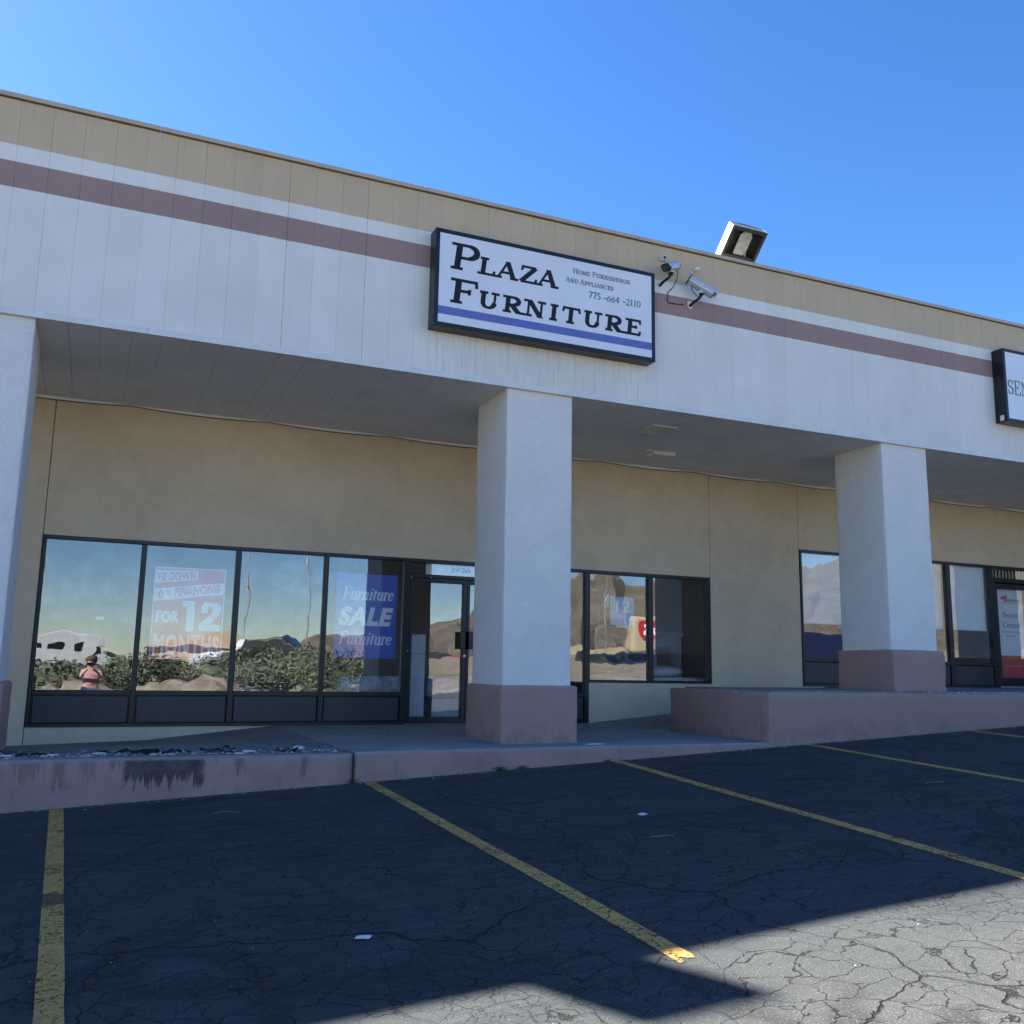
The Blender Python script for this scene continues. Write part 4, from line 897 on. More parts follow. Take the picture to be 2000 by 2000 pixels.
MB().tube([(-.03, 0, -.03), (-.03, -.012, -.03)], .02, 10).build('mount', 'wplastic', c4)
MB().tube([(-.03, -.012, -.03), (-.02, -.04, -.012), (.0, -.06, .0)], .008, 8).build('arm', 'wplastic', c4)
MB().tube([(-.012, -.06, -.002), (.05, -.075, .01)], .024, 12).build('sensor_head', 'wplastic', c4)
MB().tube([(-.028, -.012, -.045), (-.03, -.02, -.10), (-.03, -.02, -.17)], .003, 5).build('cable', 'dplastic', c4)
MB().tube([(-.02, -.02, -.06), (-.005, -.02, -.12), (.01, -.02, -.125)], .003, 5).build('cable', 'dplastic', c4)

# ------------------------------------------------------------------ roof floodlights
def floodlight(label):
    L_, W_, D_ = .62, .60, .135
    th = math.radians(45)
    c = empty('floodlight', (7.83, 10.549, 5.93), label, 'floodlight', 'roof floodlights')
    Rm = Matrix(((1, 0, 0), (0, -math.sin(th), math.cos(th)), (0, math.cos(th), math.sin(th)))).to_4x4()
    # local: x across, u (second) up the face, n (third) backwards/up
    def X(x, u, n): return (x, -math.sin(th) * u + math.cos(th) * n, math.cos(th) * u + math.sin(th) * n)
    def bx(mb, x0, x1, u0, u1, n0, n1):
        vs = [X(x, u, n) for n in (n0, n1) for u in (u0, u1) for x in (x0, x1)]
        return mb.add(vs, [(0, 1, 3, 2), (4, 6, 7, 5), (0, 4, 5, 1), (2, 3, 7, 6), (0, 2, 6, 4), (1, 5, 7, 3)])
    U0, U1 = -.16, .488
    mb = MB(); bx(mb, 0, .022, U0, U1, 0, D_); mb.build('side_panel', 'lampw', c, .003, 1)
    mb = MB(); bx(mb, W_ - .022, W_, U0, U1, 0, D_); mb.build('side_panel', 'lampw', c, .003, 1)
    mb = MB(); bx(mb, .0225, W_ - .0225, U1 - .022, U1, 0, D_); mb.build('end_panel', 'reflector', c, .003, 1)
    mb = MB(); bx(mb, .0225, W_ - .0225, U0, U0 + .022, 0, D_); mb.build('end_panel', 'lampw', c, .003, 1)
    mb = MB(); bx(mb, .0225, W_ - .0225, U0 + .0225, U1 - .0225, D_ - .02, D_); mb.build('back_panel', 'lampd', c)
    # domed back
    dm = MB(); n = 8; vs = []
    for i in range(n + 1):
        a = i / n; hgt = .05 * math.sin(PI * a); x = .0 + W_ * a
        vs += [X(x, U0, D_ + .001 + hgt), X(x, U1, D_ + .001 + hgt)]
    vs += [X(0, U0, D_ + .001), X(W_, U0, D_ + .001), X(0, U1, D_ + .001), X(W_, U1, D_ + .001)]
    dm.add(vs, [(2 * i, 2 * i + 1, 2 * i + 3, 2 * i + 2) for i in range(n)] + [tuple(2 * i for i in range(n + 1)), tuple(2 * i + 1 for i in range(n + 1))[::-1]])
    dm.build('back_dome', 'lampd', c)
    rim = MB()
    for q in ((.0, W_, U0, U0 + .05), (.0, W_, U1 - .05, U1)): bx(rim, q[0], q[1], q[2], q[3], -.012, -.001)
    bx(rim, .0, .045, U0 + .051, U1 - .051, -.012, -.001); bx(rim, W_ - .045, W_, U0 + .051, U1 - .051, -.012, -.001)
    rim.build('face_rim', 'lampd', c)
    for a in (.0225, W_ - .0305):
        mb = MB(); bx(mb, a, a + .008, U0 + .0225, U1 - .0225, .0005, D_ - .0205); mb.build('dark_side_sheet', 'lampd', c)  # dark sheets added so ground bounce does not brighten the lamp's inside
    mb = MB(); bx(mb, .0455, W_ - .0455, .055, .075, .0, .09); mb.build('divider', 'lampd', c)
    # octagonal reflector plate
    oc = [(.19, .10), (.21, .085), (.36, .085), (.39, .12), (.39, .37), (.355, .425), (.23, .425), (.185, .37)]
    vs = [X(a + .015, b, .028) for a, b in oc] + [X(a + .015, b, .034) for a, b in oc]; n = len(oc)
    mb = MB(); mb.add(vs, [tuple(range(n)), tuple(range(n, 2 * n))[::-1]] + [(i, n + i, n + (i + 1) % n, (i + 1) % n) for i in range(n)]); mb.build('reflector', 'reflector', c)
    mb = MB(); mb.tube([X(.41, .06, .02), X(.40, .12, .012), X(.385, .16, .02)], .008, 6); mb.build('clip', 'metalroof', c)
    # yoke and post down to the roof
    mb = MB(); bx(mb, .24, .36, -.30, -.165, .05, .11); mb.build('yoke', 'metalroof', c)
    q = X(.30, -.29, .09); MB().tube([q, (q[0], q[1] + .06, q[2] - .12), (q[0], q[1] + .06, 4.80 - 5.93)], .03, 10).build('post', 'metalroof', c)
    return c
fl = floodlight('boxy white-sided floodlight leaning over the parapet against the sky')
f2 = copy_tree(fl); f2.name = 'floodlight.001'; f2['label'] = 'floodlight on the roof left of the frame whose shadow falls on the sunlit asphalt'
# second lamp, out of frame to the left; its shadow lands on the asphalt
tipZ = 6.62; tt = tipZ + 1.317
tip = Vector((2.67, 3.385, -1.317)) + Vector((-.80, .862, 1.0)) * tt
off = Vector((.60, -math.sin(PI / 4) * .488 + 0, math.cos(PI / 4) * .488))
f2.location = tip - off
f2.children  # its post is longer: stretch to the roof
for ch in f2.children:
    if ch.name.startswith('post'):
        ch.data = ch.data.copy(); zmin = min(v.co.z for v in ch.data.vertices)
        for v in ch.data.vertices:
            if v.co.z < zmin + .05: v.co.z = 4.80 - f2.location.z

# ------------------------------------------------------------------ litter and small things
def crumple(name, mat, loc, s, label, cat, seed, flat=.5, group=None):
    bm = bmesh.new(); bmesh.ops.create_icosphere(bm, subdivisions=2, radius=1)
    for v in bm.verts:
        n_ = mnoise.noise(v.co * 1.7 + Vector((seed, 0, 0))) + .5 * mnoise.noise(v.co * 5 + Vector((0, seed, 0)))
        v.co *= 1 + .45 * n_; v.co.z *= flat
    zmin = min(v.co.z for v in bm.verts)
    for v in bm.verts: v.co = Vector((v.co.x * s[0], v.co.y * s[1], (v.co.z - zmin) * s[2]))
    me = bpy.data.meshes.new(name); bm.to_mesh(me); bm.free(); me.materials.append(M[mat])
    o = link(name, me, loc=loc); return tag(o, label, cat, group)
crumple('paper_ball', 'paper', (2.02, 9.95, -.85), (.055, .05, .05), 'crumpled clear-white wrapper at the crack where the littered strip ends', 'litter', 2)
crumple('paper_scrap', 'paper', (1.36, 4.86, ground(1.36, 4.86) + .002), (.042, .034, .012), 'flat white paper scrap on the shaded asphalt left of the second parking line', 'litter', 5, .4)
crumple('paper_scrap', 'wplastic', (4.15, 6.75, ground(4.15, 6.75) + .002), (.035, .022, .02), 'small white plastic scrap on the asphalt between the second and third parking lines', 'litter', 8, .5)
crumple('plastic_cup', 'paper', (5.35, 9.70, -.824), (.12, .035, .018), 'flattened white wrapper on the slab just right of the middle column foot', 'litter', 11, .4)
crumple('bottle_cap', 'paper', (3.2, 9.60, -.831), (.05, .02, .008), 'thin white chip on the slab edge left of the middle column', 'litter', 13, .3)
def scatter(name, mat, n, fx, fy, fz, smin, smax, seed, kind='stuff'):
    r = random.Random(seed); mb = MB()
    for _ in range(n):
        x, y = fx(r), fy(r); z = fz(x, y); s = smin + (smax - smin) * r.random() ** 3
        a = r.random() * PI; vs = []
        for (dx, dy, dz) in ((1, 0, 0), (0, 1, 0), (-1, 0, 0), (0, -1, 0), (.1, .1, .7), (0, 0, -.4)):
            q = .6 + .8 * r.random(); X_ = (dx * math.cos(a) - dy * math.sin(a)) * s * q; Y_ = (dx * math.sin(a) + dy * math.cos(a)) * s * q * .8
            vs.append((x + X_, y + Y_, z + dz * s * q * .8))
        mb.add(vs, [(0, 1, 4), (1, 2, 4), (2, 3, 4), (3, 0, 4), (1, 0, 5), (2, 1, 5), (3, 2, 5), (0, 3, 5)])
    return tag(mb.build(name, mat), kind=kind)
scatter('grit', 'grit', 2600, lambda r: r.uniform(-1.2, 2.38), lambda r: 9.70 + abs(r.gauss(0, .32)), lambda x, y: -.853, .005, .034, 1)
scatter('pale_chips', 'rubble', 750, lambda r: -1.2 + 3.6 * r.random() ** 1.1, lambda r: 9.62 + abs(r.gauss(.22, .22)), lambda x, y: -.850, .005, .033, 2)
scatter('rubble', 'rubble', 1300, lambda r: r.gauss(12.2, 1.7) if r.random() < .7 else r.uniform(9.9, 16), lambda r: 9.60 + abs(r.gauss(.0, .12)), lambda x, y: -.212, .006, .034, 3)
scatter('asphalt_grit', 'rubble', 900, lambda r: r.uniform(-2, 14), lambda r: r.uniform(2.5, 9.4), lambda x, y: ground(x, y, .001), .002, .0065, 4)
scatter('kerb_grit', 'rubble', 420, lambda r: r.uniform(-1.5, 13), lambda r: 9.43 - abs(r.gauss(0, .07)), lambda x, y: ground(x, y, .001), .003, .014, 5)
scatter('kerb_soil', 'grit', 1500, lambda r: r.uniform(-1.5, 13), lambda r: 9.445 - abs(r.gauss(0, .035)), lambda x, y: ground(x, y, .0), .004, .016, 6)
def strip_of_felt(x, y, z, L, a, w, seed, label):
    r = random.Random(seed); n = 12; mb = MB(); V = []
    for i in range(n + 1):
        t = i / n; px = x + L * t * math.cos(a) + .05 * mnoise.noise(Vector((t * 3, seed, 0))); py = y + L * t * math.sin(a) + .06 * mnoise.noise(Vector((t * 4, seed, 5)))
        ww = w * (.35 + .65 * abs(math.sin(PI * (t * .94 + .03)))) * r.uniform(.55, 1.2); hz = z + .006 + .045 * max(0, mnoise.noise(Vector((t * 5, seed, 9)))) * 1.6
        nx, ny = -math.sin(a) * ww, math.cos(a) * ww; lift = r.uniform(0, .03)
        V += [(px - nx, py - ny, hz), (px + nx, py + ny, hz + lift), (px - nx, py - ny, hz - .004), (px + nx, py + ny, hz + lift - .004)]
    fs = []
    for i in range(n):
        b = i * 4; c_ = b + 4; fs += [(b, c_, c_ + 1, b + 1), (b + 2, b + 3, c_ + 3, c_ + 2), (b, b + 2, c_ + 2, c_), (b + 1, c_ + 1, c_ + 3, b + 3)]
    fs += [(0, 1, 3, 2), (n * 4, n * 4 + 2, n * 4 + 3, n * 4 + 1)]
    mb.add(V, fs); tag(mb.build('felt_strip', 'felt'), label, 'roofing scrap', 'torn roofing felt on the strip')
FS = [(-.75, 9.86, .55, .05, .030, 'short torn black felt scrap at the far left of the littered strip'),
      (.10, 10.0, .42, -.1, .035, 'black felt strip with an upturned tip on the littered strip'),
      (.50, 10.06, .50, -.12, .05, 'tallest clump of torn black felt on the littered strip'),
      (.42, 9.84, .40, .02, .028, 'long black felt ribbon in front of the tall felt clump'),
      (1.05, 9.84, .32, -.03, .020, 'thin black felt ribbon right of the tall felt clump'),
      (1.08, 10.12, .35, .1, .02, 'small black felt flake behind the thin ribbon'),
      (1.78, 9.86, .22, -.2, .030, 'pointed black felt flake near the right end of the strip'),
      ]
for i, (x, y, L, a, w, lab) in enumerate(FS): strip_of_felt(x, y, -.853, L, a, w, i + 3, lab)
for i, (x, y, s, lab) in enumerate(((-.62, 9.78, .05, 'white foam chunk at the left end of the littered strip'), (-.25, 9.84, .045, 'flat white foam chip left of the felt strips'), (.15, 9.90, .05, 'white foam chip in front of the upturned felt tip'), (.62, 9.72, .035, 'white foam chip on the kerb edge above the drip stain'),
    (1.50, 9.80, .055, 'largest crushed white wrapper on the littered strip'), (1.40, 9.64, .04, 'white chip on the kerb edge right of the drip stain'), (.78, 9.74, .03, 'tiny white chip right of the drip stain'), (2.25, 9.9, .03, 'tiny white chip by the slab crack'), (-.9, 9.80, .04, 'white chip beside the left column foot'))):
    crumple('foam_chip', 'paper', (x, y, -.852), (s * 1.3, s * .8, s * .45), lab, 'litter', 20 + i * 3, .5, 'white chips on the littered strip')
rr_ = random.Random(12)
for i, (x, y, lab) in enumerate(((1.05, 8.5, 'curved pale straw on the asphalt below the kerb stain'), (7.2, 6.7, 'pale straw on the shaded asphalt between the third and fourth lines'), (6.9, 5.3, 'bent pale straw near the third parking line'), (8.7, 5.5, 'pale straw near the right edge of the asphalt'), (3.8, 6.1, 'short pale straw between the second and third lines'))):
    pts = []; a = rr_.uniform(-.6, .4)
    for j in range(7):
        t = j / 6; px = x + .20 * t * math.cos(a); py = y + .20 * t * math.sin(a) + .03 * math.sin(t * 4 + i); pts.append((px, py, ground(px, py, .005 + .006 * math.sin(PI * t))))
    tag(MB().tube(pts, .0016, 5).build('straw', 'twig'), lab, 'straw', 'bits of straw on the asphalt')
def weed(x, y, z, s, n, seed, label):
    r = random.Random(seed); mb = MB()
    for _ in range(n):
        a = r.random() * 2 * PI; h = s * r.uniform(.3, 1); l = s * r.uniform(.4, 1.3); w = .0025
        bx_, by_ = x + r.gauss(0, s * .5), y + r.gauss(0, s * .2)
        q = [(bx_, by_, z), (bx_ + l * .4 * math.cos(a), by_ + l * .4 * math.sin(a), z + h * .8), (bx_ + l * math.cos(a), by_ + l * math.sin(a), z + h * .75)]
        mb.tube(q, [w, w * .8, w * .2], 3)
    tag(mb.build('weed', 'weed'), label, 'weed')
weed(4.05, 9.43, ground(4.05, 9.43), .06, 60, 1, 'dry weed tuft at the kerb foot in front of the middle column')
weed(4.3, 9.42, ground(4.3, 9.42), .05, 36, 2, 'smaller weed tuft right of the kerb-foot weed')
weed(5.35, 9.43, ground(5.35, 9.43), .035, 24, 3, 'tiny weed at the kerb foot right of the middle column')
weed(2.48, 9.46, ground(2.48, 9.44), .05, 50, 4, 'weed growing out of the vertical crack in the kerb')

# ------------------------------------------------------------------ what the windows mirror: lot, brush, cars, shops and mountains behind the camera
def along(px, D):
    """X at mirrored distance D for a picture column seen in the glass (real place behind the camera)"""
    tn = math.tan(YAW + math.atan((px - 1000) / (F_PX / math.cos(PITCH)) ) ) if False else None
    d = fw * 1 + rr * ((px - 1000) / F_PX) - uu * (300 / F_PX)
    return d.x / d.y * D
def zat(px, py, D):
    d = fw + rr * ((px - 1000) / F_PX) - uu * ((py - 1000) / F_PX); return d.z / d.y * D
def hills(name, ridge, D, depth, foot, seed, amp):
    """ridge: list of (px, py); a rock ridge 'D' metres out, real relief in front of it"""
    pxs = [ridge[0][0] + (ridge[-1][0] - ridge[0][0]) * i / 260 for i in range(261)]; rows = 26; vs = []; fs = []
    for j in range(rows + 1):
        t = j / rows
        for i, px in enumerate(pxs):
            for a, b in zip(ridge, ridge[1:]):
                if a[0] <= px <= b[0]: py = a[1] + (b[1] - a[1]) * (px - a[0]) / (b[0] - a[0]); break
            H = zat(px, py, D); DD = D - depth * (1 - t) if t <= 1 else D
            n1 = mnoise.fractal(Vector((px * .012 + seed, t * 2.2, seed)), 1, 2, 5)
            prof = t ** 1.25
            z = foot + (H - foot) * prof + amp * n1 * math.sin(PI * min(t, .999)) + amp * .16 * mnoise.noise(Vector((px * .06, t * 7, 2))) 
            vs.append((along(px, DD), 26.17 - DD, z))
    # back slope
    for i, px in enumerate(pxs): vs.append((along(px, D + depth * .6), 26.17 - D - depth * .6, foot - 5))
    n = len(pxs)
    for j in range(rows + 1):
        for i in range(n - 1): fs.append((j * n + i, j * n + i + 1, (j + 1) * n + i + 1, (j + 1) * n + i))
    mb = MB(); mb.add(vs, fs); tag(mb.build(name, 'hill'), kind='structure')
hills('mountain', [(-900, 1296), (-200, 1294), (300, 1290), (560, 1275), (610, 1246), (640, 1236), (700, 1240), (780, 1232), (836, 1223), (867, 1215), (899, 1208), (927, 1187), (1000, 1160), (1060, 1140), (1116, 1134), (1140, 1120), (1156, 1127), (1172, 1124), (1184, 1100), (1196, 1100), (1206, 1126), (1230, 1136), (1262, 1134), (1330, 1110), (1450, 1098), (1562, 1103), (1600, 1110), (1640, 1094), (1720, 1080), (1800, 1085), (1860, 1100), (1950, 1112), (2100, 1090), (2500, 1150), (3200, 1240), (4200, 1300)], 900, 620, -2, 3, 16)

def leafbush(name, x, y, z, rx, rz, seed, label, group='shrubs on the berm across the lot'):
    t = empty(name, (x, y, z), label, 'shrub', group); return t
def bush_meshes(seed):
    r = random.Random(seed); mb = MB(); blobs = [(r.gauss(0, .45), r.gauss(0, .4), r.uniform(.35, .8), r.uniform(.3, .5)) for _ in range(9)]
    for _ in range(1500):
        b = r.choice(blobs); v = Vector((r.gauss(0, 1), r.gauss(0, 1), r.gauss(0, 1))).normalized() * b[3] * r.uniform(.6, 1.05)
        p = Vector((b[0], b[1], b[2])) + v
        if p.z < .02: continue
        a = Vector((r.gauss(0, 1), r.gauss(0, 1), r.gauss(0, 1))).normalized() * r.uniform(.035, .07); c_ = a.orthogonal().normalized() * r.uniform(.015, .035)
        mb.add([p - a, p + c_, p + a, p - c_], [(0, 1, 2, 3)])
    st = MB()
    for b in blobs: st.tube([(0, 0, 0), (b[0] * .5, b[1] * .5, b[2] * .5), (b[0], b[1], b[2])], [.04, .025, .01], 5)
    return mb.mesh('foliage', 'leaf'), st.mesh('stems', 'bark')
BM = [bush_meshes(s) for s in (1, 2, 3)]
bushes = [(75, 1.9, 1.5), (115, 2.0, 1.6), (150, 2.3, 1.8), (190, 2.3, 1.7), (235, 2.3, 1.9), (285, 2.4, 2.0), (300, 2.0, 2.2), (360, 1.7, 1.5), (420, 1.8, 1.6), (455, 2.0, 1.9), (500, 2.1, 1.9), (545, 2.2, 2.0), (590, 2.2, 2.1), (640, 2.0, 2.0), (665, 1.8, 1.6), (700, 1.6, 1.3), (20, 2.0, 1.8), (-60, 2.2, 2.0)]
def where(px, seen):
    pn = 'left of the first window' if px < 62 else 'in the first window' if px < 280 else 'in the second window' if px < 466 else 'in the third window' if px < 638 else 'in the pane with the sale poster'
    seen[pn] = seen.get(pn, 0) + 1; return pn, ('first', 'second', 'third', 'fourth', 'fifth', 'sixth')[seen[pn] - 1]
seenb = {}; bushes.sort()
for i, (px, rx, h) in enumerate(bushes):
    pn, od = where(px, seenb)
    D = 44 + 3 * math.sin(i * 2.3); X_ = along(px, D); Y_ = 26.17 - D; z = desert(X_, Y_) - .1
    t = empty('shrub', (X_, Y_, z), 'grey-green desert shrub mirrored %s, %s one from its left' % (pn, od), 'shrub', 'shrubs on the berm across the lot', (0, 0, i * 1.7))
    sc = (rx * .95, rx * .8, (h * .66 + .42 if px < 750 else h * .8))
    for me, nm in zip(BM[i % 3], ('foliage', 'stems')): o = link(nm, me, t); o.scale = (sc[0], sc[1], sc[2])
seenb = {}
for i, (px, D, s) in enumerate(((60, 38, .9), (100, 39, 1.0), (160, 39, 1.15), (195, 38, .9), (240, 38, .7), (300, 39, .9), (345, 39, 1.0), (400, 38, 1.2), (425, 39, 1.0), (480, 39, .7))):
    pn, od = where(px, seenb)
    X_ = along(px, D); Y_ = 26.17 - D; 
    crumple('boulder', 'rock', (X_, Y_, desert(X_, Y_) - .15), (s * 1.0, s, s * .60), 'tan boulder below the shrubs, mirrored %s, %s one from its left' % (pn, od), 'boulder', 40 + i * 2, .9, 'boulders below the berm')

def vehicle(kind, paint, loc, rz, label, cat):
    t = empty('parked_' + ('truck' if kind == 'pickup' else 'camper' if kind == 'camper' else 'car'), loc, label, cat, None, (0, 0, rz))
    mp = simple('car_paint_%s' % label[:12].replace(' ', '_'), paint, .25, .6, .1, .04)
    if kind == 'camper': L, W, prof, glass_ = 6.8, 2.3, [(-3.4, .45), (-3.4, 2.9), (1.6, 3.0), (2.7, 2.85), (2.7, 2.0), (2.2, 1.95), (2.6, 1.2), (3.4, 1.05), (3.4, .45)], [(1.9, 1.25, 2.2, 1.85)]
    elif kind == 'pickup': L, W, prof, glass_ = 5.4, 1.95, [(-2.7, .5), (-2.7, 1.15), (-.6, 1.15), (-.45, 1.85), (.7, 1.88), (1.3, 1.2), (2.6, 1.05), (2.7, .5)], [(-.3, 1.25, .85, 1.75)]
    else: L, W, prof, glass_ = 4.7, 1.85, [(-2.35, .4), (-2.38, 1.0), (-2.1, 1.15), (-1.85, 1.68), (.4, 1.74), (1.2, 1.15), (2.25, .98), (2.38, .6), (2.3, .4)], [(-1.6, 1.15, .55, 1.62)]
    MB().prism(prof, 'y', -W / 2, W / 2).build('body', mp, t, .09, 3)
    for a, z0_, b, z1_ in glass_:
        for s in (-1, 1):
            MB().prism([(a, z0_), (b, z0_), (b - .35 if kind != 'camper' else b, z1_), (a + .1, z1_)], 'y', s * (W / 2 - .0), s * (W / 2 + .01)).build('side_window', 'lens', t)
    if kind == 'camper':
        for a in (-2.6, -1.2, .4):
            for s in (-1, 1): MB().box(a, a + .8, s * W / 2 - .01, s * W / 2 + .01, 1.7, 2.3).build('side_window', 'lens', t)
        MB().box(-3.35, 2.2, -W / 2 - .006, -W / 2 + .002, 1.2, 1.32).build('stripe', 'kick', t)
    else:
        i0 = 4
        a, b = (prof[4], prof[5]); q = .12
        MB().add([(a[0] + .06, -W / 2 + q, a[1] - .06), (a[0] + .06, W / 2 - q, a[1] - .06), (b[0] + .03, W / 2 - q, b[1] + .04), (b[0] + .03, -W / 2 + q, b[1] + .04)], [(0, 1, 2, 3)]).build('windscreen', 'lens', t)
    for x in (-L * .30, L * .31):
        for s in (-1, 1):
            w_ = MB().tube([(x, s * (W / 2 - .2), .34), (x, s * (W / 2 + .02), .34)], .34, 18).build('wheel', 'tyre', t)
            MB().tube([(x, s * (W / 2 + .021), .34), (x, s * (W / 2 + .03), .34)], .2, 14).build('rim', 'metalroof', w_)
    for s in (-1, 1): MB().box(L / 2 - .08, L / 2 + .02, s * W * .36 - .16, s * W * .36 + .16, .72, .88).build('headlight', 'pale_lens', t, .02)
    MB().box(L / 2 - .1, L / 2 + .015, -.45, .45, .6, .85).build('grille', 'metalroof', t, .02); MB().box(L / 2 - .04, L / 2 + .03, -.2, .2, .48, .58).build('number_plate', 'wplastic', t)
    return t
def place(px, D, dz=0): X_ = along(px, D); Y_ = 26.17 - D; return (X_, Y_, desert(X_, Y_) + dz)
def onslope(p, h): return (p[0], p[1], h)
vehicle('camper', (.52, .54, .56), (along(125, 60), -32.9, -.35), -.15, 'white camper van mirrored in the leftmost window', 'camper').scale = (.66, .66, .62)
vehicle('pickup', (.70, .72, .74), (along(480, 60), -32.9, -.35), -.3, 'white pickup truck mirrored low in the third window', 'truck')
vehicle('suv', (.02, .025, .03), (along(540, 58), -30.9, -.2), .5, 'black car mirrored beside the white pickup', 'car')
vehicle('suv', (.03, .04, .05), (along(1168, 72), -44.9, -.05), 1.2, 'dark green car mirrored in the window right of the middle column', 'car')
vehicle('suv', (.02, .03, .09), (along(1221, 72), -44.9, .05), 1.5, 'navy blue car mirrored right of the dark green one', 'car')
vehicle('suv', (.25, .27, .29), (along(1262, 73), -45.9, .1), 1.6, 'silver car mirrored at the mullion, partly cut off', 'car')
# raised parking terrace that carries the far cars, mirrored as a pale strip
slab('far_parking', [(20, -75, .15), (95, -75, .5), (95, -16, .25), (20, -16, -.55)], 'conc2', 1.2)
# store across the lot
st_ = empty('far_store', (along(1222, 150), 26.17 - 150, -.2), 'tan grocery store with a big red sign, mirrored right of the middle column', 'building')
MB().box(-2, 60, -30, 0, 0, 4.9).build('hall', 'tanb', st_); tw = MB().box(0, 16, .05, 3, 4.0, 10.4).build('sign_tower', 'tanb', st_, .8, 4)
MB().box(1, 15, .06, 3.2, 0, 3.9).build('entrance_bay', 'lens', st_)
for a in (0, 15.2): MB().box(a, a + .9, 2.2, 3.3, 0, 3.95).build('pier', 'tanb', st_)
for i in range(7): MB().box(1.2 + i * 2, 2.2 + i * 2, 3.21, 3.4, 2.6, 3.5).build('awning_stripe', 'redsign' if i % 2 else 'poster_white', st_)
sg = MB().prism([(1.2, 6.9), (1.6, 6.5), (10.2, 6.5), (10.6, 6.9), (10.6, 9.0), (10.2, 9.4), (1.6, 9.4), (1.2, 9.0)], 'y', 3.01, 3.35).build('sign_panel', 'redsign', st_)
lt_ = sans(sg, 'lettering', "Smith's", -10.2, 7.1, 1.9, 8.6, 'poster_white', 0, .03, th=.05)
lt_.rotation_euler = (0, 0, PI); lt_.location = (0, 3.351, 0)
# tan hill house, far shop with a red roof band
h_ = empty('far_house', (along(375, 92), 26.17 - 92, -.9), 'tan stucco building mirrored behind the shrubs in the second window', 'building')
MB().box(-3.6, 4.5, -6, 0, 0, 2.5).build('walls', 'tanb', h_); MB().prism([(-4.2, 2.51), (5.1, 2.51), (3.2, 4.1), (-2.2, 3.2)], 'y', -6.4, .4).build('roof', 'tanb', h_); MB().box(-.4, .8, -.02, .02, .2, 2.1).build('garage_door', 'wood', h_)
h_ = empty('far_shop', (along(880, 170), 26.17 - 170, -.4), 'low shop with a red roof band mirrored in the entrance door', 'building')
MB().box(-6, 16, -12, 0, 0, 1.6).build('walls', 'wood', h_); MB().box(-6.2, 16.2, -12.1, .2, 1.61, 2.7).build('roof_band', 'redsign', h_); MB().box(-5.5, -1, .2, .35, 1.7, 2.9).build('sign_panel', 'kick', h_)
x0_ = along(1500, 36); h_ = empty('added_trailer', (x0_, 26.17 - 36, -.35), 'made-up navy blue box trailer, added to darken the pane left of the right column', 'trailer')  # trailer added behind the camera so the pane mirrors something dark
MB().box(0, 8.5, -2.5, 0, .55, 2.35).build('trailer_body', simple('navy_trailer_paint', (.006, .010, .055), .35, .5, 0, .05), h_, .04)
for q in (1.2, 2.2, 6.3, 7.3): MB().tube([(q, -.4, .45), (q, .02, .45)], .45, 18).build('wheel', 'tyre', h_)
MB().box(4, 4.2, -.6, -.4, 0, .54).build('landing_leg', 'metalroof', h_)
# poles
def lamp_pole(px, D, h, label, arm=1.6, flag=False):
    X_ = along(px, D); Y_ = 26.17 - D; z = desert(X_, Y_); t = empty('lamp_pole', (X_, Y_, z), label, 'pole')
    MB().tube([(0, 0, 0), (0, 0, h)], [.06, .04], 8).build('pole', 'metalroof', t)
    if flag: MB().box(.05, 1.5, -.01, .01, h - 2.6, h - 1.7).build('pennant', 'bark', t)
    else:
        MB().tube([(0, 0, h), (arm * .5, 0, h + .25), (arm, 0, h + .2)], .04, 6).build('arm', 'metalroof', t); MB().box(arm - .1, arm + .5, -.12, .12, h + .1, h + .22).build('lamp_head', 'metalroof', t)
lamp_pole(470, 64, 12.5, 'tall grey pole with a pennant mirrored at the left of the third window', flag=True)
lamp_pole(592, 56, 11.5, 'thin grey pole with a pennant mirrored at the right of the third window', flag=True)
lamp_pole(1182, 95, 9.5, 'grey lamp pole mirrored in the window right of the middle column')
lamp_pole(1162, 120, 7.5, 'shorter grey lamp pole mirrored left of the taller one')
lamp_pole(1222, 84, 5.6, 'curved-arm grey lamp pole mirrored beside the red sign', 2.4)

# the photographer, seen only as a tiny mirrored figure
def skinned(name, pts, edges, rad, mat, parent, sub=1):
    me = bpy.data.meshes.new(name); me.from_pydata(pts, edges, []); o = link(name, me, parent)
    md = o.modifiers.new('skin', 'SKIN'); md.use_smooth_shade = True
    for i, r in enumerate(rad): me.skin_vertices[0].data[i].radius = (r, r) if not isinstance(r, tuple) else r
    me.skin_vertices[0].data[0].use_root = True
    s = o.modifiers.new('sub', 'SUBSURF'); s.levels = sub; s.render_levels = sub
    me.materials.append(M[mat]); return o
gp = ground(.0, -.45)
pr = empty('person', (0, -.45, gp), 'person in a pink shirt and jeans holding up a phone, mirrored in the leftmost window', 'person')
def mk_sk(name, pts, edges, rad, mat):
    me = bpy.data.meshes.new(name); me.from_pydata(pts, edges, []); o = link(name, me, pr); me.materials.append(M[mat])
    o.modifiers.new('skin', 'SKIN').use_smooth_shade = True
    if not me.skin_vertices: return o
    for i, r in enumerate(rad): me.skin_vertices[0].data[i].radius = r if isinstance(r, tuple) else (r, r)
    me.skin_vertices[0].data[0].use_root = True
    s = o.modifiers.new('sub', 'SUBSURF'); s.levels = 1; s.render_levels = 1; return o
EY = 0 - gp
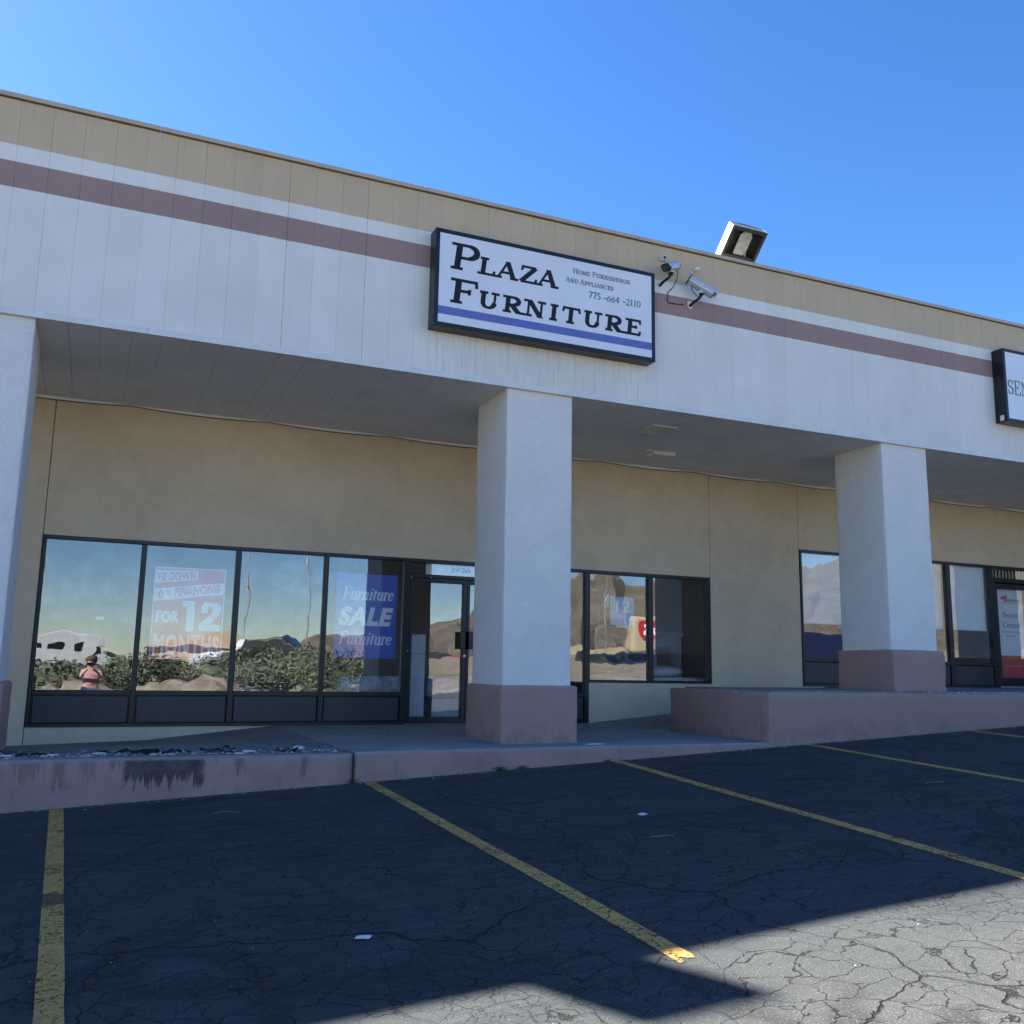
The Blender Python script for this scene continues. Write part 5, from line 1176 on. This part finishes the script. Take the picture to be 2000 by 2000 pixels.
body = [(0, 0, .94), (0, 0, 1.12), (0, .0, 1.33), (0, .0, 1.44), (0, .01, 1.52), (0, .02, 1.60), (0, .02, 1.70),
        (.17, 0, 1.40), (.24, .12, 1.22), (.09, .34, 1.42), (.07, .37, 1.47), (-.17, 0, 1.40), (-.24, .12, 1.22), (-.09, .34, 1.42), (-.07, .37, 1.47),
        (.10, 0, .88), (.11, .02, .50), (.11, 0, .09), (.12, .13, .04), (-.10, 0, .88), (-.11, .02, .50), (-.11, 0, .09), (-.12, .13, .04)]
bedg = [(0, 1), (1, 2), (2, 3), (3, 4), (4, 5), (5, 6), (3, 7), (7, 8), (8, 9), (9, 10), (3, 11), (11, 12), (12, 13), (13, 14), (0, 15), (15, 16), (16, 17), (17, 18), (0, 19), (19, 20), (20, 21), (21, 22)]
brad = [(.15, .11), (.14, .10), (.165, .11), (.10, .08), .05, (.075, .09), (.075, .09), .062, .046, .032, .028, .062, .046, .032, .028, .085, .06, .042, .035, .085, .06, .042, .035]
for i, p_ in enumerate(body): body[i] = (p_[0], p_[1], p_[2] * (EY + .06) / 1.66)
mk_sk('body', body, bedg, brad, 'skin')
sh = [0, 1, 2, 3, 7, 8, 11, 12]; mp_ = {a: i for i, a in enumerate(sh)}
mk_sk('shirt', [body[i] for i in sh], [(mp_[a], mp_[b]) for a, b in bedg if a in mp_ and b in mp_], [tuple(q + .014 for q in (brad[i] if isinstance(brad[i], tuple) else (brad[i], brad[i]))) for i in sh], 'pink')
sh = [0, 15, 16, 17, 19, 20, 21]; mp_ = {a: i for i, a in enumerate(sh)}
mk_sk('trousers', [body[i] for i in sh], [(mp_[a], mp_[b]) for a, b in bedg if a in mp_ and b in mp_], [tuple(q + .016 for q in (brad[i] if isinstance(brad[i], tuple) else (brad[i], brad[i]))) for i in sh], 'jean')
bm = bmesh.new(); bmesh.ops.create_uvsphere(bm, u_segments=16, v_segments=10, radius=.105)
for v in bm.verts: v.co.z = v.co.z * 1.05 if v.co.z > -.02 or v.co.y < 0 else -.02 * 1.05
me = bpy.data.meshes.new('hair'); bm.to_mesh(me); bm.free(); me.materials.append(M['bark']); link('hair', me, pr, loc=(0, .0, body[6][2] + .0))
for s in (-1, 1):
    for k_ in range(4):
        bz = body[10][2] - .02 + k_ * .018
        MB().tube([(s * .07, .37, bz), (s * .062, .40, bz + .004), (s * .045, .408, bz + .004)], [.009, .008, .007], 6).build('finger', 'skin', pr, smooth=True)
    MB().tube([(s * .07, .36, body[10][2] - .03), (s * .05, .385, body[10][2] - .04), (s * .03, .392, body[10][2] - .035)], [.010, .009, .008], 6).build('thumb', 'skin', pr, smooth=True)
ph_ = box('phone', 'lens', None, -.075, .075, -.045, -.037, -.036, .036, .006); tag(ph_, 'black phone held out sideways by the person in the pink shirt', 'phone')
